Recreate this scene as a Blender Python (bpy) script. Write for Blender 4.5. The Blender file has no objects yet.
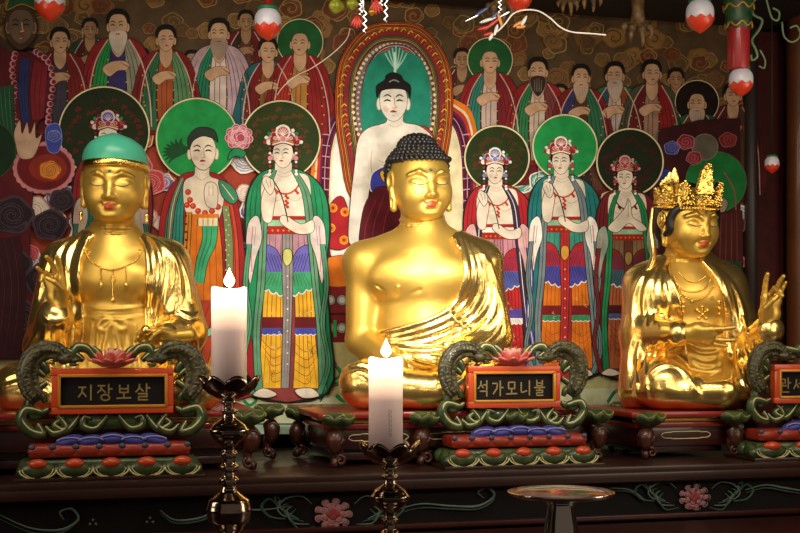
import bpy, bmesh, math, random
import numpy as np
from mathutils import Vector, Matrix, Euler
from mathutils.bvhtree import BVHTree
from mathutils.geometry import tessellate_polygon
PI = math.pi
rnd = random.Random(7)
SC = bpy.context.scene
COL = SC.collection
FPX = 1250.0; CZ = 1.6; HY = 340.0     # focal length in px, eye height, horizon row

def W(px, py, Y):
    k = (Y + 5) / FPX
    return Vector(((px - 400) * k, Y, CZ + (HY - py) * k))

# the altar runs obliquely to the eye: a along it, b into the room's back
ALPHA = math.radians(15.2); OX, OY = 0., -.52
UX, UY = math.cos(ALPHA), math.sin(ALPHA)
def WA(px, py, b):
    q = (px - 400) / FPX
    d = (b + UX * (5 + OY)) / (UX - UY * q)
    return Vector((q * d, d - 5, CZ + (HY - py) * d / FPX))
def L2W(a, b, z): return Vector((OX + a * UX - b * UY, OY + a * UY + b * UX, z))
def la(px, b):
    p = WA(px, 340, b); return (p.x - OX) * UX + (p.y - OY) * UY
def lz(px, py, b): return WA(px, py, b).z
# ------------------------------------------------------------------ materials
MATS = {}
def new_mat(name):
    m = bpy.data.materials.new(name); m.use_nodes = True
    nt = m.node_tree; b = nt.nodes['Principled BSDF']
    return m, nt, b

def mat(name, col, rough=.5, metal=0., noise=.0, nscale=20., bump=0., bscale=60., emis=None, estr=0., coat=0., col2=None, vcol=False, spec=.5, sub=0.):
    if name in MATS: return MATS[name]
    m, nt, b = new_mat(name); N = nt.nodes; L = nt.links
    b.inputs['Roughness'].default_value = rough
    b.inputs['Metallic'].default_value = metal
    b.inputs['Coat Weight'].default_value = coat
    b.inputs['Specular IOR Level'].default_value = spec
    if sub:
        b.inputs['Subsurface Weight'].default_value = sub
        b.inputs['Subsurface Radius'].default_value = (.03, .02, .012)
        b.inputs['Subsurface Scale'].default_value = 1.
    c = (*col[:3], 1)
    tc = N.new('ShaderNodeTexCoord')
    nz = N.new('ShaderNodeTexNoise'); nz.inputs['Scale'].default_value = nscale; nz.inputs['Detail'].default_value = 5
    L.new(tc.outputs['Object'], nz.inputs['Vector'])
    mx = N.new('ShaderNodeMix'); mx.data_type = 'RGBA'
    rp = N.new('ShaderNodeMapRange'); rp.inputs[1].default_value = .3; rp.inputs[2].default_value = .7
    L.new(nz.outputs['Fac'], rp.inputs[0])
    if vcol:
        at = N.new('ShaderNodeAttribute'); at.attribute_name = 'Col'
        mul = N.new('ShaderNodeMix'); mul.data_type = 'RGBA'; mul.blend_type = 'MULTIPLY'; mul.inputs[0].default_value = 1
        mx.inputs[6].default_value = (1 - noise, 1 - noise, 1 - noise, 1); mx.inputs[7].default_value = (1 + noise * .4,) * 3 + (1,)
        L.new(rp.outputs[0], mx.inputs[0])
        L.new(at.outputs['Color'], mul.inputs[6]); L.new(mx.outputs[2], mul.inputs[7])
        L.new(mul.outputs[2], b.inputs['Base Color'])
    else:
        c2 = (*(col2 if col2 else [x * (1 - noise) for x in col[:3]]), 1)
        mx.inputs[6].default_value = c2; mx.inputs[7].default_value = c
        L.new(rp.outputs[0], mx.inputs[0]); L.new(mx.outputs[2], b.inputs['Base Color'])
    if bump:
        n2 = N.new('ShaderNodeTexNoise'); n2.inputs['Scale'].default_value = bscale; n2.inputs['Detail'].default_value = 6
        L.new(tc.outputs['Object'], n2.inputs['Vector'])
        bp = N.new('ShaderNodeBump'); bp.inputs['Strength'].default_value = bump; bp.inputs['Distance'].default_value = .004
        L.new(n2.outputs['Fac'], bp.inputs['Height']); L.new(bp.outputs[0], b.inputs['Normal'])
    if emis:
        b.inputs['Emission Color'].default_value = (*emis, 1); b.inputs['Emission Strength'].default_value = estr
    MATS[name] = m
    return m

# ------------------------------------------------------------------ objects
def link(o, parent=None):
    COL.objects.link(o)
    if parent is not None:
        o.parent = parent
        if parent.rotation_euler.z == 0 and parent.scale.x == 1: o.matrix_parent_inverse = Matrix.Translation(parent.location).inverted()
    return o
def tag(o, label=None, cat=None, group=None, kind=None):
    if label: o['label'] = label
    if cat: o['category'] = cat
    if group: o['group'] = group
    if kind: o['kind'] = kind
    return o
def thing(name, loc, label, cat, group=None):
    o = bpy.data.objects.new(name, None); o.location = loc; o.empty_display_size = .05
    link(o); return tag(o, label, cat, group)
def lthing(name, a, b, z, label, cat, group=None):
    """thing in the altar's own frame; its parts are modelled with x along the altar, y into the back, from its base point"""
    o = thing(name, L2W(a, b, z), label, cat, group); o.rotation_euler = (0, 0, ALPHA); return o
def mesh_np(name, V, Fq, m, parent=None, smooth=True, cols=None):
    V = np.asarray(V, dtype=np.float32)
    me = bpy.data.meshes.new(name)
    if isinstance(Fq, np.ndarray):
        n = Fq.shape[1]
        me.vertices.add(len(V)); me.vertices.foreach_set('co', V.ravel())
        me.loops.add(Fq.size); me.loops.foreach_set('vertex_index', Fq.ravel().astype(np.int32))
        me.polygons.add(len(Fq)); me.polygons.foreach_set('loop_start', np.arange(0, Fq.size, n, dtype=np.int32))
        me.update(calc_edges=True); me.validate()
    else:
        me.from_pydata([tuple(v) for v in V.tolist()], [], Fq); me.update()
    if smooth: me.shade_smooth()
    if m: me.materials.append(m)
    o = bpy.data.objects.new(name, me)
    return link(o, parent)

class MB:
    """collects shapes into ONE mesh"""
    def __init__(s): s.v = []; s.f = []; s.c = []
    def add(s, vs, fs, col=None):
        n = len(s.v); s.v += [tuple(v) for v in vs]; s.f += [tuple(i + n for i in f) for f in fs]
        s.c += [col] * len(fs); return s
    def box(s, c, d, rot=None, col=None, bev=0.):
        x, y, z = d[0] / 2, d[1] / 2, d[2] / 2; c = Vector(c)
        if bev:
            b = min(bev, x * .9, y * .9, z * .9); pts = []
            bm = bmesh.new(); bmesh.ops.create_cube(bm, size=1)
            for v in bm.verts: v.co = Vector((v.co.x * d[0], v.co.y * d[1], v.co.z * d[2]))
            bmesh.ops.bevel(bm, geom=bm.edges[:], offset=b, segments=2, affect='EDGES', profile=.6)
            bm.verts.index_update()
            vs = [(rot @ v.co if rot else v.co) + c for v in bm.verts]; fs = [[v.index for v in f.verts] for f in bm.faces]; bm.free()
            return s.add(vs, fs, col)
        vs = [Vector((i * x, j * y, k * z)) for i in (-1, 1) for j in (-1, 1) for k in (-1, 1)]
        vs = [(rot @ v if rot else v) + c for v in vs]
        return s.add(vs, [(0, 1, 3, 2), (4, 6, 7, 5), (0, 4, 5, 1), (2, 3, 7, 6), (0, 2, 6, 4), (1, 5, 7, 3)], col)
    def ell(s, c, r, rot=None, nu=16, nv=10, col=None, fn=None):
        c = Vector(c); vs = []; r = (r, r, r) if isinstance(r, (int, float)) else r
        for j in range(1, nv):
            ph = PI * j / nv
            for i in range(nu):
                a = 2 * PI * i / nu
                v = Vector((math.sin(ph) * math.cos(a), math.sin(ph) * math.sin(a), math.cos(ph)))
                if fn: v = fn(v, a, ph)
                vs.append(v)
        vs += [Vector((0, 0, 1)), Vector((0, 0, -1))]
        if fn: vs[-2] = fn(vs[-2], 0, 0); vs[-1] = fn(vs[-1], 0, PI)
        vs = [Vector((v.x * r[0], v.y * r[1], v.z * r[2])) for v in vs]
        vs = [(rot @ v if rot else v) + c for v in vs]
        fs = []
        for j in range(nv - 2):
            for i in range(nu): fs.append((j * nu + i, (j + 1) * nu + i, (j + 1) * nu + (i + 1) % nu, j * nu + (i + 1) % nu))
        t = (nv - 1) * nu
        for i in range(nu):
            fs.append((t, i, (i + 1) % nu)); fs.append((t + 1, (nv - 2) * nu + (i + 1) % nu, (nv - 2) * nu + i))
        return s.add(vs, fs, col)
    def tube(s, pts, rad, n=8, cap=True, col=None, flat=1.):
        pts = [Vector(p) for p in pts]; m = len(pts)
        rads = [rad] * m if isinstance(rad, (int, float)) else list(rad)
        if len(rads) != m: rads = [np.interp(i / (m - 1), np.linspace(0, 1, len(rads)), rads) for i in range(m)]
        up = None; vs = []
        for i, p in enumerate(pts):
            t = (pts[min(i + 1, m - 1)] - pts[max(i - 1, 0)]).normalized()
            if up is None: up = Vector((0, -1, 0)) if abs(t.y) < .9 else Vector((0, 0, 1))
            a = t.cross(up)
            if a.length < 1e-5: a = t.orthogonal()
            a.normalize(); b = a.cross(t).normalized(); up = b
            for k in range(n):
                q = 2 * PI * k / n
                vs.append(p + (a * math.cos(q) + b * math.sin(q) * flat) * rads[i])
        fs = [(i * n + k, i * n + (k + 1) % n, (i + 1) * n + (k + 1) % n, (i + 1) * n + k) for i in range(m - 1) for k in range(n)]
        if cap: fs += [tuple(range(n))[::-1], tuple((m - 1) * n + k for k in range(n))]
        return s.add(vs, fs, col)
    def lathe(s, c, prof, n=32, col=None, fn=None):
        c = Vector(c); vs = []; m = len(prof)
        for i, (r, z) in enumerate(prof):
            for k in range(n):
                a = 2 * PI * k / n; rr, zz = (r, z) if fn is None else fn(r, z, a, i)
                vs.append(c + Vector((rr * math.cos(a), rr * math.sin(a), zz)))
        fs = [(i * n + k, i * n + (k + 1) % n, (i + 1) * n + (k + 1) % n, (i + 1) * n + k) for i in range(m - 1) for k in range(n)]
        return s.add(vs, fs, col)
    def prism(s, pts, thick, col=None):
        """polygon given as 3-D points in a plane y=const, extruded back by thick"""
        pts = [Vector(p) for p in pts]; n = len(pts)
        tri = tessellate_polygon([pts]); vs = pts + [p + Vector((0, thick, 0)) for p in pts]
        fs = [tuple(t) for t in tri] + [tuple(i + n for i in t)[::-1] for t in tri]
        fs += [(i, (i + 1) % n, n + (i + 1) % n, n + i) for i in range(n)]
        return s.add(vs, fs, col)
    def build(s, name, m, parent=None, smooth=True, mats=None, auto=None):
        me = bpy.data.meshes.new(name); me.from_pydata(s.v, [], s.f); me.update()
        if mats:
            for x in mats: me.materials.append(x)
            me.polygons.foreach_set('material_index', [c or 0 for c in s.c])
        elif m: me.materials.append(m)
        bm = bmesh.new(); bm.from_mesh(me); bmesh.ops.recalc_face_normals(bm, faces=bm.faces[:]); bm.to_mesh(me); bm.free()
        if smooth:
            me.shade_smooth()
            if auto: me.set_sharp_from_angle(angle=auto)
        o = bpy.data.objects.new(name, me)
        return link(o, parent)

def cr(pts, closed=False, n=6):
    """Catmull-Rom through 2-D or 3-D points"""
    P = [np.array(p, float) for p in pts]; m = len(P); out = []
    rng = range(m) if closed else range(m - 1)
    for i in rng:
        if closed: a, b, c, d = P[(i - 1) % m], P[i], P[(i + 1) % m], P[(i + 2) % m]
        else: a, b, c, d = P[max(i - 1, 0)], P[i], P[i + 1], P[min(i + 2, m - 1)]
        for k in range(n):
            t = k / n
            out.append(.5 * ((2 * b) + (c - a) * t + (2 * a - 5 * b + 4 * c - d) * t * t + (3 * b - a - 3 * c + d) * t ** 3))
    if not closed: out.append(P[-1])
    return out

# ------------------------------------------------------------------ distance fields -> continuous skins
class Field:
    def __init__(s, lo, hi, h):
        s.lo = np.array(lo, float); s.h = h
        n = np.ceil((np.array(hi) - s.lo) / h).astype(int) + 1
        s.n = n; s.ax = [(s.lo[i] + h * np.arange(n[i])).astype(np.float32) for i in range(3)]
        s.d = np.full(tuple(n), 1., np.float32)
    def clone(s):
        import copy
        c = copy.copy(s); c.d = s.d.copy(); return c
    def sl(s, lo, hi):
        r = []
        for i in range(3):
            a = max(0, int((lo[i] - s.lo[i]) / s.h)); b = min(s.n[i], int((hi[i] - s.lo[i]) / s.h) + 2)
            if b <= a: return None
            r.append(slice(a, b))
        return tuple(r)
    def op(s, fn, lo, hi, k=.0, sub=False, pad=.035):
        p = pad + k; r = s.sl(np.array(lo) - p, np.array(hi) + p)
        if r is None: return
        X = s.ax[0][r[0]][:, None, None]; Y = s.ax[1][r[1]][None, :, None]; Z = s.ax[2][r[2]][None, None, :]
        f = fn(X, Y, Z); d = s.d[r]
        if sub:
            f = -f
            s.d[r] = smax(d, f, k)
        else: s.d[r] = smin(d, f, k)
    def ell(s, c, r, k=.02, R=None, sub=False):
        c = np.array(c, float); r = np.array(r, float) if not np.isscalar(r) else np.array([r] * 3)
        mr = r if R is None else np.array([max(r)] * 3)
        def fn(X, Y, Z):
            x, y, z = X - c[0], Y - c[1], Z - c[2]
            if R is not None:
                M = np.array(R.to_3x3().transposed())
                x, y, z = (M[0, 0] * x + M[0, 1] * y + M[0, 2] * z), (M[1, 0] * x + M[1, 1] * y + M[1, 2] * z), (M[2, 0] * x + M[2, 1] * y + M[2, 2] * z)
            k0 = np.sqrt((x / r[0]) ** 2 + (y / r[1]) ** 2 + (z / r[2]) ** 2)
            k1 = np.sqrt((x / r[0] ** 2) ** 2 + (y / r[1] ** 2) ** 2 + (z / r[2] ** 2) ** 2)
            return (k0 * (k0 - 1) / np.maximum(k1, 1e-6)).astype(np.float32)
        s.op(fn, c - mr, c + mr, k, sub)
    def cap(s, a, b, r1, r2=None, k=.02, sub=False):
        a = np.array(a, float); b = np.array(b, float); r2 = r1 if r2 is None else r2; ab = b - a; L2 = max(ab @ ab, 1e-9)
        def fn(X, Y, Z):
            t = np.clip(((X - a[0]) * ab[0] + (Y - a[1]) * ab[1] + (Z - a[2]) * ab[2]) / L2, 0, 1)
            return (np.sqrt((X - a[0] - t * ab[0]) ** 2 + (Y - a[1] - t * ab[1]) ** 2 + (Z - a[2] - t * ab[2]) ** 2) - (r1 + (r2 - r1) * t)).astype(np.float32)
        m = max(r1, r2)
        s.op(fn, np.minimum(a, b) - m, np.maximum(a, b) + m, k, sub)
    def chain(s, pts, rads, k=.015, sub=False):
        m = len(pts); rads = [np.interp(i / (m - 1), np.linspace(0, 1, len(rads)), rads) for i in range(m)]
        P = np.array([np.array(p, float) for p in pts]); mr = max(rads); pad = .03 + k
        r = s.sl(P.min(0) - mr - pad, P.max(0) + mr + pad)
        if r is None: return
        tmp = np.full(s.d[r].shape, .5, np.float32)
        for i in range(m - 1):
            a, b = P[i], P[i + 1]; r1, r2 = rads[i], rads[i + 1]
            q = s.sl(np.minimum(a, b) - mr - pad, np.maximum(a, b) + mr + pad)
            if q is None: continue
            X = s.ax[0][q[0]][:, None, None]; Y = s.ax[1][q[1]][None, :, None]; Z = s.ax[2][q[2]][None, None, :]
            ab = b - a; L2 = max(ab @ ab, 1e-9)
            t = np.clip(((X - a[0]) * ab[0] + (Y - a[1]) * ab[1] + (Z - a[2]) * ab[2]) / L2, 0, 1)
            f = (np.sqrt((X - a[0] - t * ab[0]) ** 2 + (Y - a[1] - t * ab[1]) ** 2 + (Z - a[2] - t * ab[2]) ** 2) - (r1 + (r2 - r1) * t)).astype(np.float32)
            w = tuple(slice(q[c].start - r[c].start, q[c].stop - r[c].start) for c in range(3))
            tmp[w] = np.minimum(tmp[w], f)
        s.d[r] = smax(s.d[r], -tmp, k) if sub else smin(s.d[r], tmp, k)
    def depthmap(s):
        m = s.d < 0; has = m.any(1); j = np.clip(m.argmax(1), 1, None)
        I, K = np.indices(j.shape); a = np.minimum(s.d[I, j - 1, K], .03); b = s.d[I, j, K]
        y = s.ax[1][j - 1] + s.h * a / np.maximum(a - b, 1e-6)
        s.dm = np.where(has, y, np.nan); return s.dm
    def front(s, x, z, ymin=None):
        """first surface met going back (+Y) at x,z; None if missed"""
        fx = (x - s.lo[0]) / s.h; fz = (z - s.lo[2]) / s.h; i = int(fx); k = int(fz)
        if not (0 <= i < s.n[0] - 1 and 0 <= k < s.n[2] - 1): return None
        q = s.dm[i:i + 2, k:k + 2]
        if np.isnan(q).any() or q.max() - q.min() > .03:
            q = q[~np.isnan(q)]
            return float(q.min()) if len(q) else None
        u, v = fx - i, fz - k
        return float((q[0, 0] * (1 - u) + q[1, 0] * u) * (1 - v) + (q[0, 1] * (1 - u) + q[1, 1] * u) * v)
    def proj(s, pts, Y0=-.05, n=4, keep=False):
        """px polyline -> 3-D points on the front surface"""
        out = []
        if not keep: s.depthmap()
        for q in cr(pts, n=n):
            Y = Y0; ok = None
            for _ in range(3):
                w = W(q[0], q[1], Y); yy = s.front(w.x, w.z)
                if yy is None: break
                Y = yy; ok = W(q[0], q[1], Y)
            if ok is not None: out.append(np.array(ok))
        return out
def smin(a, b, k):
    if k <= 0: return np.minimum(a, b)
    h = np.clip(k - np.abs(a - b), 0, None) / k
    return np.minimum(a, b) - h * h * k * .25
def smax(a, b, k): return -smin(-a, -b, k)

def poly_sdf(F, poly_px, Y0=-.03):
    """2-D signed distance (metres, neg inside) of a px polygon over the field's x,z axes"""
    P = np.array([[W(x, y, Y0).x, W(x, y, Y0).z] for x, y in poly_px]); X = F.ax[0][:, None]; Z = F.ax[2][None, :]
    d = np.full((len(F.ax[0]), len(F.ax[2])), 1e9); sg = np.ones_like(d)
    n = len(P)
    for i in range(n):
        a = P[i]; b = P[(i + 1) % n]; e = b - a
        wx, wz = X - a[0], Z - a[1]; t = np.clip((wx * e[0] + wz * e[1]) / (e @ e + 1e-12), 0, 1)
        d = np.minimum(d, (wx - t * e[0]) ** 2 + (wz - t * e[1]) ** 2)
        if a[1] != b[1]:
            c = ((a[1] > Z) != (b[1] > Z)) & (X < (b[0] - a[0]) * (Z - a[1]) / (b[1] - a[1]) + a[0])
            sg = np.where(c, -sg, sg)
    return (np.sqrt(d) * sg).astype(np.float32)

def nets(F):
    d = F.d; s = d < 0
    cs = [(i, j, k) for i in (0, 1) for j in (0, 1) for k in (0, 1)]
    sh = tuple(np.array(d.shape) - 1)
    def cv(A, c): return A[c[0]:c[0] + sh[0], c[1]:c[1] + sh[1], c[2]:c[2] + sh[2]]
    cnt = sum(cv(s, c).astype(np.int8) for c in cs); act = (cnt > 0) & (cnt < 8)
    I = np.argwhere(act); N = len(I); idx = np.full(sh, -1, np.int32); idx[act] = np.arange(N)
    acc = np.zeros((N, 3)); num = np.zeros(N)
    val = {c: d[I[:, 0] + c[0], I[:, 1] + c[1], I[:, 2] + c[2]] for c in cs}
    for a in cs:
        for ax in range(3):
            if a[ax]: continue
            b = list(a); b[ax] = 1; b = tuple(b)
            da, db = val[a], val[b]; m = (da < 0) != (db < 0)
            den = np.where(m, da - db, 1); t = np.clip(np.where(m, da / den, 0), 0, 1)
            p = np.tile(np.array(a, float), (N, 1)); p[:, ax] += t
            acc[m] += p[m]; num[m] += 1
    V = (I + acc / num[:, None]) * F.h + F.lo
    faces = []
    for ax in range(3):
        u, v = [(1, 2), (2, 0), (0, 1)][ax]
        A = [slice(None)] * 3; B = [slice(None)] * 3; A[ax] = slice(0, -1); B[ax] = slice(1, None)
        ch = s[tuple(A)] != s[tuple(B)]
        Q = np.argwhere(ch); ok = (Q[:, u] > 0) & (Q[:, v] > 0) & (Q[:, u] < sh[u]) & (Q[:, v] < sh[v]); Q = Q[ok]
        inside = s[Q[:, 0], Q[:, 1], Q[:, 2]]
        def g(du, dv):
            R = Q.copy(); R[:, u] += du; R[:, v] += dv; return idx[R[:, 0], R[:, 1], R[:, 2]]
        q = np.stack([g(-1, -1), g(0, -1), g(0, 0), g(-1, 0)], 1)
        q[~inside] = q[~inside][:, ::-1]; faces.append(q)
    Fc = np.concatenate(faces); Fc = Fc[(Fc >= 0).all(1)]
    # light smoothing to remove the grid pattern
    E = np.concatenate([Fc[:, [0, 1]], Fc[:, [1, 2]], Fc[:, [2, 3]], Fc[:, [3, 0]]])
    for _ in range(2):
        ac = np.zeros_like(V); c = np.zeros(len(V))
        for q in range(3): ac[:, q] = np.bincount(E[:, 0], V[E[:, 1], q], len(V)) + np.bincount(E[:, 1], V[E[:, 0], q], len(V))
        c = np.bincount(E[:, 0], minlength=len(V)) + np.bincount(E[:, 1], minlength=len(V))
        V = V * .4 + .6 * ac / np.maximum(c, 1)[:, None]
    return V, Fc
def join(parts):
    V = []; Fc = []; n = 0
    for v, f in parts: V.append(v); Fc.append(f + n); n += len(v)
    return np.concatenate(V), np.concatenate(Fc)
# ================================================================== the three gilded statues
GOLD = mat('gold_leaf_satin', (.72, .47, .10), rough=.43, metal=.72, noise=.18, nscale=9, col2=(.64, .40, .075), bump=.12, bscale=90)
GOLDR = mat('gold_leaf_polished', (1., .75, .27), rough=.25, metal=.95, noise=.1, nscale=12, col2=(.93, .64, .2), bump=.15, bscale=45)
GOLDC = mat('gold_crown', (1., .72, .2), rough=.22, metal=1., bump=.5, bscale=160)
HAIRB = mat('hair_black', (.012, .011, .012), rough=.45, noise=.3)
LIP = mat('lip_red', (.5, .07, .03), rough=.45, metal=.3)
INK = mat('ink_dark', (.07, .05, .02), rough=.5)
CAPG = mat('cap_green', (.07, .46, .32), rough=.35, noise=.15, nscale=14)
DOT = mat('urna_blue', (.05, .1, .14), rough=.3)
EYEW = mat('eye_pale', (.5, .42, .24), rough=.45)
WHITE = mat('pearl_white', (.8, .78, .7), rough=.35)

def make_head(C, s, M, h=.0026, hooded=False, lobe=1.):
    """C centre (eye level, between ears), s half face width, M local->world 3x3. face looks at local -Y"""
    def T(p): return np.array(Vector(C) + M @ (Vector(p) * s))
    F = Field(np.array(C) - np.array([1.45, 1.6, 1.95]) * s, np.array(C) + np.array([1.45, 1.6, 1.65]) * s, h)
    E = lambda c, r, k=.1, sub=False: F.ell(T(c), np.array(r) * s, k * s, R=M, sub=sub)
    Cp = lambda a, b, r1, r2=None, k=.08, sub=False: F.cap(T(a), T(b), r1 * s, (r1 if r2 is None else r2) * s, k * s, sub)
    E((0, .22, .35), (.98, 1.12, 1.02), .0)
    E((0, -.08, -.12), (.95, .93, .95), .25)
    E((0, -.16, -.45), (.84, .82, .76), .3)
    for x in (-1, 1):
        E((x * .4, -.58, -.4), (.42, .34, .44), .3)
    E((0, -.76, -.95), (.3, .2, .18), .26)
    E((0, -.4, -.98), (.56, .45, .2), .3)
    # brow, sockets, lids
    for x in (-1, 1):
        E((x * .38, -1.16, .08), (.28, .14, .13), .22, sub=True)
        E((x * .38, -.83, -.02), (.26, .155, .17), .08)
        Cp((x * .12, -.985, .2), (x * .38, -.96, .33), .03, k=.16); Cp((x * .38, -.96, .33), (x * .7, -.78, .22), .03, .02, k=.16)
    Cp((0, -.93, .24), (0, -1.03, -.12), .075, .085, .2); Cp((0, -1.03, -.12), (0, -1.15, -.4), .085, .115, .12)
    for x in (-1, 1): E((x * .13, -1.05, -.44), (.095, .12, .08), .07)
    # mouth
    for x in (-1, 1): Cp((x * .03, -1.01, -.68), (x * .2, -.95, -.665), .045, .02, .07)
    Cp((-.07, -.985, -.79), (.07, -.985, -.79), .06, .06, .08)
    for x in (-1, 1): E((x * .28, -1.0, -.67), (.045, .06, .045), .07, sub=True)
    E((0, -1.05, -.91), (.18, .07, .045), .12, sub=True)
    # ears
    for x in (-1, 1):
        E((x * 1.0, .12, .05), (.13, .25, .36), .05)
        E((x * 1.09, .0, .06), (.07, .13, .22), .05, sub=True)
        Cp((x * 1.02, .0, -.22), (x * .97, -.06, -.22 - .62 * lobe), .085, .12, .05)
        E((x * 1.08, -.1, -.28 - .38 * lobe), (.08, .05, .18), .03, sub=True)
    # neck
    Cp((0, .2, -.6), (0, .25, -1.85), .56, .66, .15)
    for z in (-1.22, -1.42, -1.62):
        for i in range(20):
            a, b = 2 * PI * i / 20, 2 * PI * (i + 1) / 20; r = .6 + (abs(z) - 1.2) * .12
            Cp((r * math.sin(a), .23 - r * math.cos(a), z), (r * math.sin(b), .23 - r * math.cos(b), z), .035, k=.07)
    return F, T

def surf_bvh(V, Fc):
    return BVHTree.FromPolygons([tuple(v) for v in V.tolist()], Fc.tolist())

def decal(name, bvh, C, s, M, polys, m, parent, off=.0008, closed=True, width=.03, res=5):
    """paint on the face: local (x,z) outlines projected on the skin. closed polys or strokes"""
    mb = MB(); D = M @ Vector((0, 1, 0))
    def hit(x, z):
        o = Vector(C) + M @ (Vector((x, -3, z)) * s)
        r = bvh.ray_cast(o, D)
        return (r[0] - D * off) if r[0] is not None else None
    for pl in polys:
        if closed:
            q = cr(pl, True, 4); c = np.mean([np.array(p) for p in q], 0); rings = []
            for t in (1, .66, .33):
                rings.append([hit(*(c + (p - c) * t)) for p in q])
            ce = hit(*c)
            if ce is None or any(v is None for r in rings for v in r): continue
            n = len(q); vs = [v for r in rings for v in r] + [ce]
            fs = [(r * n + i, r * n + (i + 1) % n, (r + 1) * n + (i + 1) % n, (r + 1) * n + i) for r in range(2) for i in range(n)]
            fs += [(2 * n + i, 2 * n + (i + 1) % n, 3 * n) for i in range(n)]
            mb.add(vs, fs)
        else:
            q = cr(pl, False, res); n = len(q); L = []; 
            for i, p in enumerate(q):
                t = q[min(i + 1, n - 1)] - q[max(i - 1, 0)]; t = t / (np.hypot(*t) + 1e-9); nn = np.array([-t[1], t[0]])
                w = width * (.25 + .75 * math.sin(PI * (.08 + .84 * i / (n - 1))))
                L.append((hit(*(p + nn * w / 2)), hit(*(p - nn * w / 2))))
            if any(v is None for r in L for v in r): continue
            mb.add([v for r in L for v in r], [(2 * i, 2 * i + 1, 2 * i + 3, 2 * i + 2) for i in range(n - 1)])
    if mb.v: mb.build(name, m, parent)

def face_paint(V, Fc, C, s, M, root, brow=INK):
    b = surf_bvh(V, Fc); L = lambda q, x: [(x * a, c) for a, c in q]
    decal('lips', b, C, s, M, [[(-.24, -.665), (-.12, -.64), (-.04, -.615), (0, -.63), (.04, -.615), (.12, -.64), (.24, -.665), (.14, -.715), (0, -.73), (-.14, -.715)],
                               [(-.16, -.735), (0, -.735), (.16, -.735), (.1, -.82), (0, -.845), (-.1, -.82)]], LIP, root)
    for x in (-1, 1):
        decal('eyebrow', b, C, s, M, [L([(.1, .2), (.2, .31), (.38, .38), (.58, .34), (.76, .22)], x)], brow, root, closed=False, width=.03)
        decal('eyelid_line', b, C, s, M, [L([(.14, -.045), (.26, -.085), (.4, -.1), (.54, -.07), (.64, -.01)], x)], INK, root, closed=False, width=.035)
        decal('eye', b, C, s, M, [L([(.24, -.06), (.4, -.065), (.54, -.045), (.5, -.1), (.4, -.12), (.28, -.1)], x)], EYEW, root, off=.0005)
    decal('urna', b, C, s, M, [[(.055 * math.cos(t), .37 + .055 * math.sin(t)) for t in np.linspace(0, 2 * PI, 9)[:-1]]], DOT, root, off=.001)

def make_hand(O, u, v, w, L, curl, thumb, h=.0017, spread=.09, wl=.45, k=.010, fr=.058):
    """O wrist; u fingers, v thumb side, w palm normal; curl = 4 x (a1,a2,a3) degrees; thumb = local (u,v,w) points"""
    O = Vector(O); u = Vector(u).normalized(); v = (Vector(v) - u * Vector(v).dot(u)).normalized(); w2 = Vector(w); w = u.cross(v)
    if w.dot(w2) < 0: w = -w
    P = lambda a, b, c: np.array(O + (u * a + v * b + w * c) * L)
    allp = [P(-wl, 0, 0), P(1.1, .4, 0), P(1.1, -.4, .5), P(.3, 0, -.3), P(.2, .5, .6), P(.2, -.4, .6)]
    F = Field(np.min(allp, 0) - .02, np.max(allp, 0) + .02, h)
    bs = [(.50, .165, 0), (.53, .055, -.01), (.51, -.055, -.005), (.46, -.155, .01)]
    ls = [(.2, .14, .11), (.22, .16, .115), (.2, .15, .11), (.165, .11, .10)]
    F.cap(P(-wl, 0, 0), P(.02, 0, 0), .155 * L, .115 * L, .01)
    for i, bq in enumerate(bs):
        F.cap(P(.02, bq[1] * .45, 0), P(*bq), .1 * L, .062 * L, .022)
    F.ell(P(.2, .14, .04), (.11 * L,) * 3, .02); F.ell(P(.2, -.12, .03), (.09 * L,) * 3, .02)
    ends = []
    for i, bq in enumerate(bs):
        p = np.array(P(*bq)); a = 0; sp = (1.5 - i) * spread
        F.cap(P(.4, bq[1] * .8, bq[2]), p, .06 * L, .056 * L, .012)
        for j in range(3):
            a += math.radians(curl[i][j])
            d = (u * math.cos(a) + w * math.sin(a) + v * sp * math.cos(a)).normalized()
            q = p + np.array(d) * ls[i][j] * L
            r = fr * L * (1 - .09 * (j + (i == 3))); F.cap(p, q, r, r * .9, .004); p = q
        ends.append(p)
    tp = [P(*t) for t in thumb]
    F.chain(tp, [.085 * L, .06 * L, .05 * L, .043 * L], .006)
    return nets(F), ends

def bumps_cap(mb, C, s, M, cover, r=.095, cen=(0, .22, .4), rad=(1.0, 1.16, 1.08), step=.19, lift=.0):
    """rows of snail curls over an ellipsoid"""
    nl = int(PI / step * 1.05)
    for j in range(1, nl):
        ph = PI * j / nl; n = max(1, int(2 * PI * math.sin(ph) / step))
        for i in range(n):
            a = 2 * PI * (i + .5 * (j % 2)) / n
            q = Vector((cen[0] + rad[0] * math.sin(ph) * math.cos(a), cen[1] + rad[1] * math.sin(ph) * math.sin(a), cen[2] + rad[2] * math.cos(ph)))
            if not cover(q): continue
            c = Vector(C) + M @ (q * s)
            mb.ell(c, (r * s, r * s, r * s), nu=8, nv=6)

def robe_from(T, polys, t=.010, k=.008, extra=None, lift=None):
    """shell t outside the body field T kept inside the px polygons"""
    R = T.clone()
    m = None
    for p in polys:
        q = poly_sdf(R, cr(p, True, 3)) if len(p) > 3 else poly_sdf(R, p)
        m = q if m is None else np.minimum(m, q)
    R.d = smax(T.d - t, m[:, None, :], k)
    return R

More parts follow.
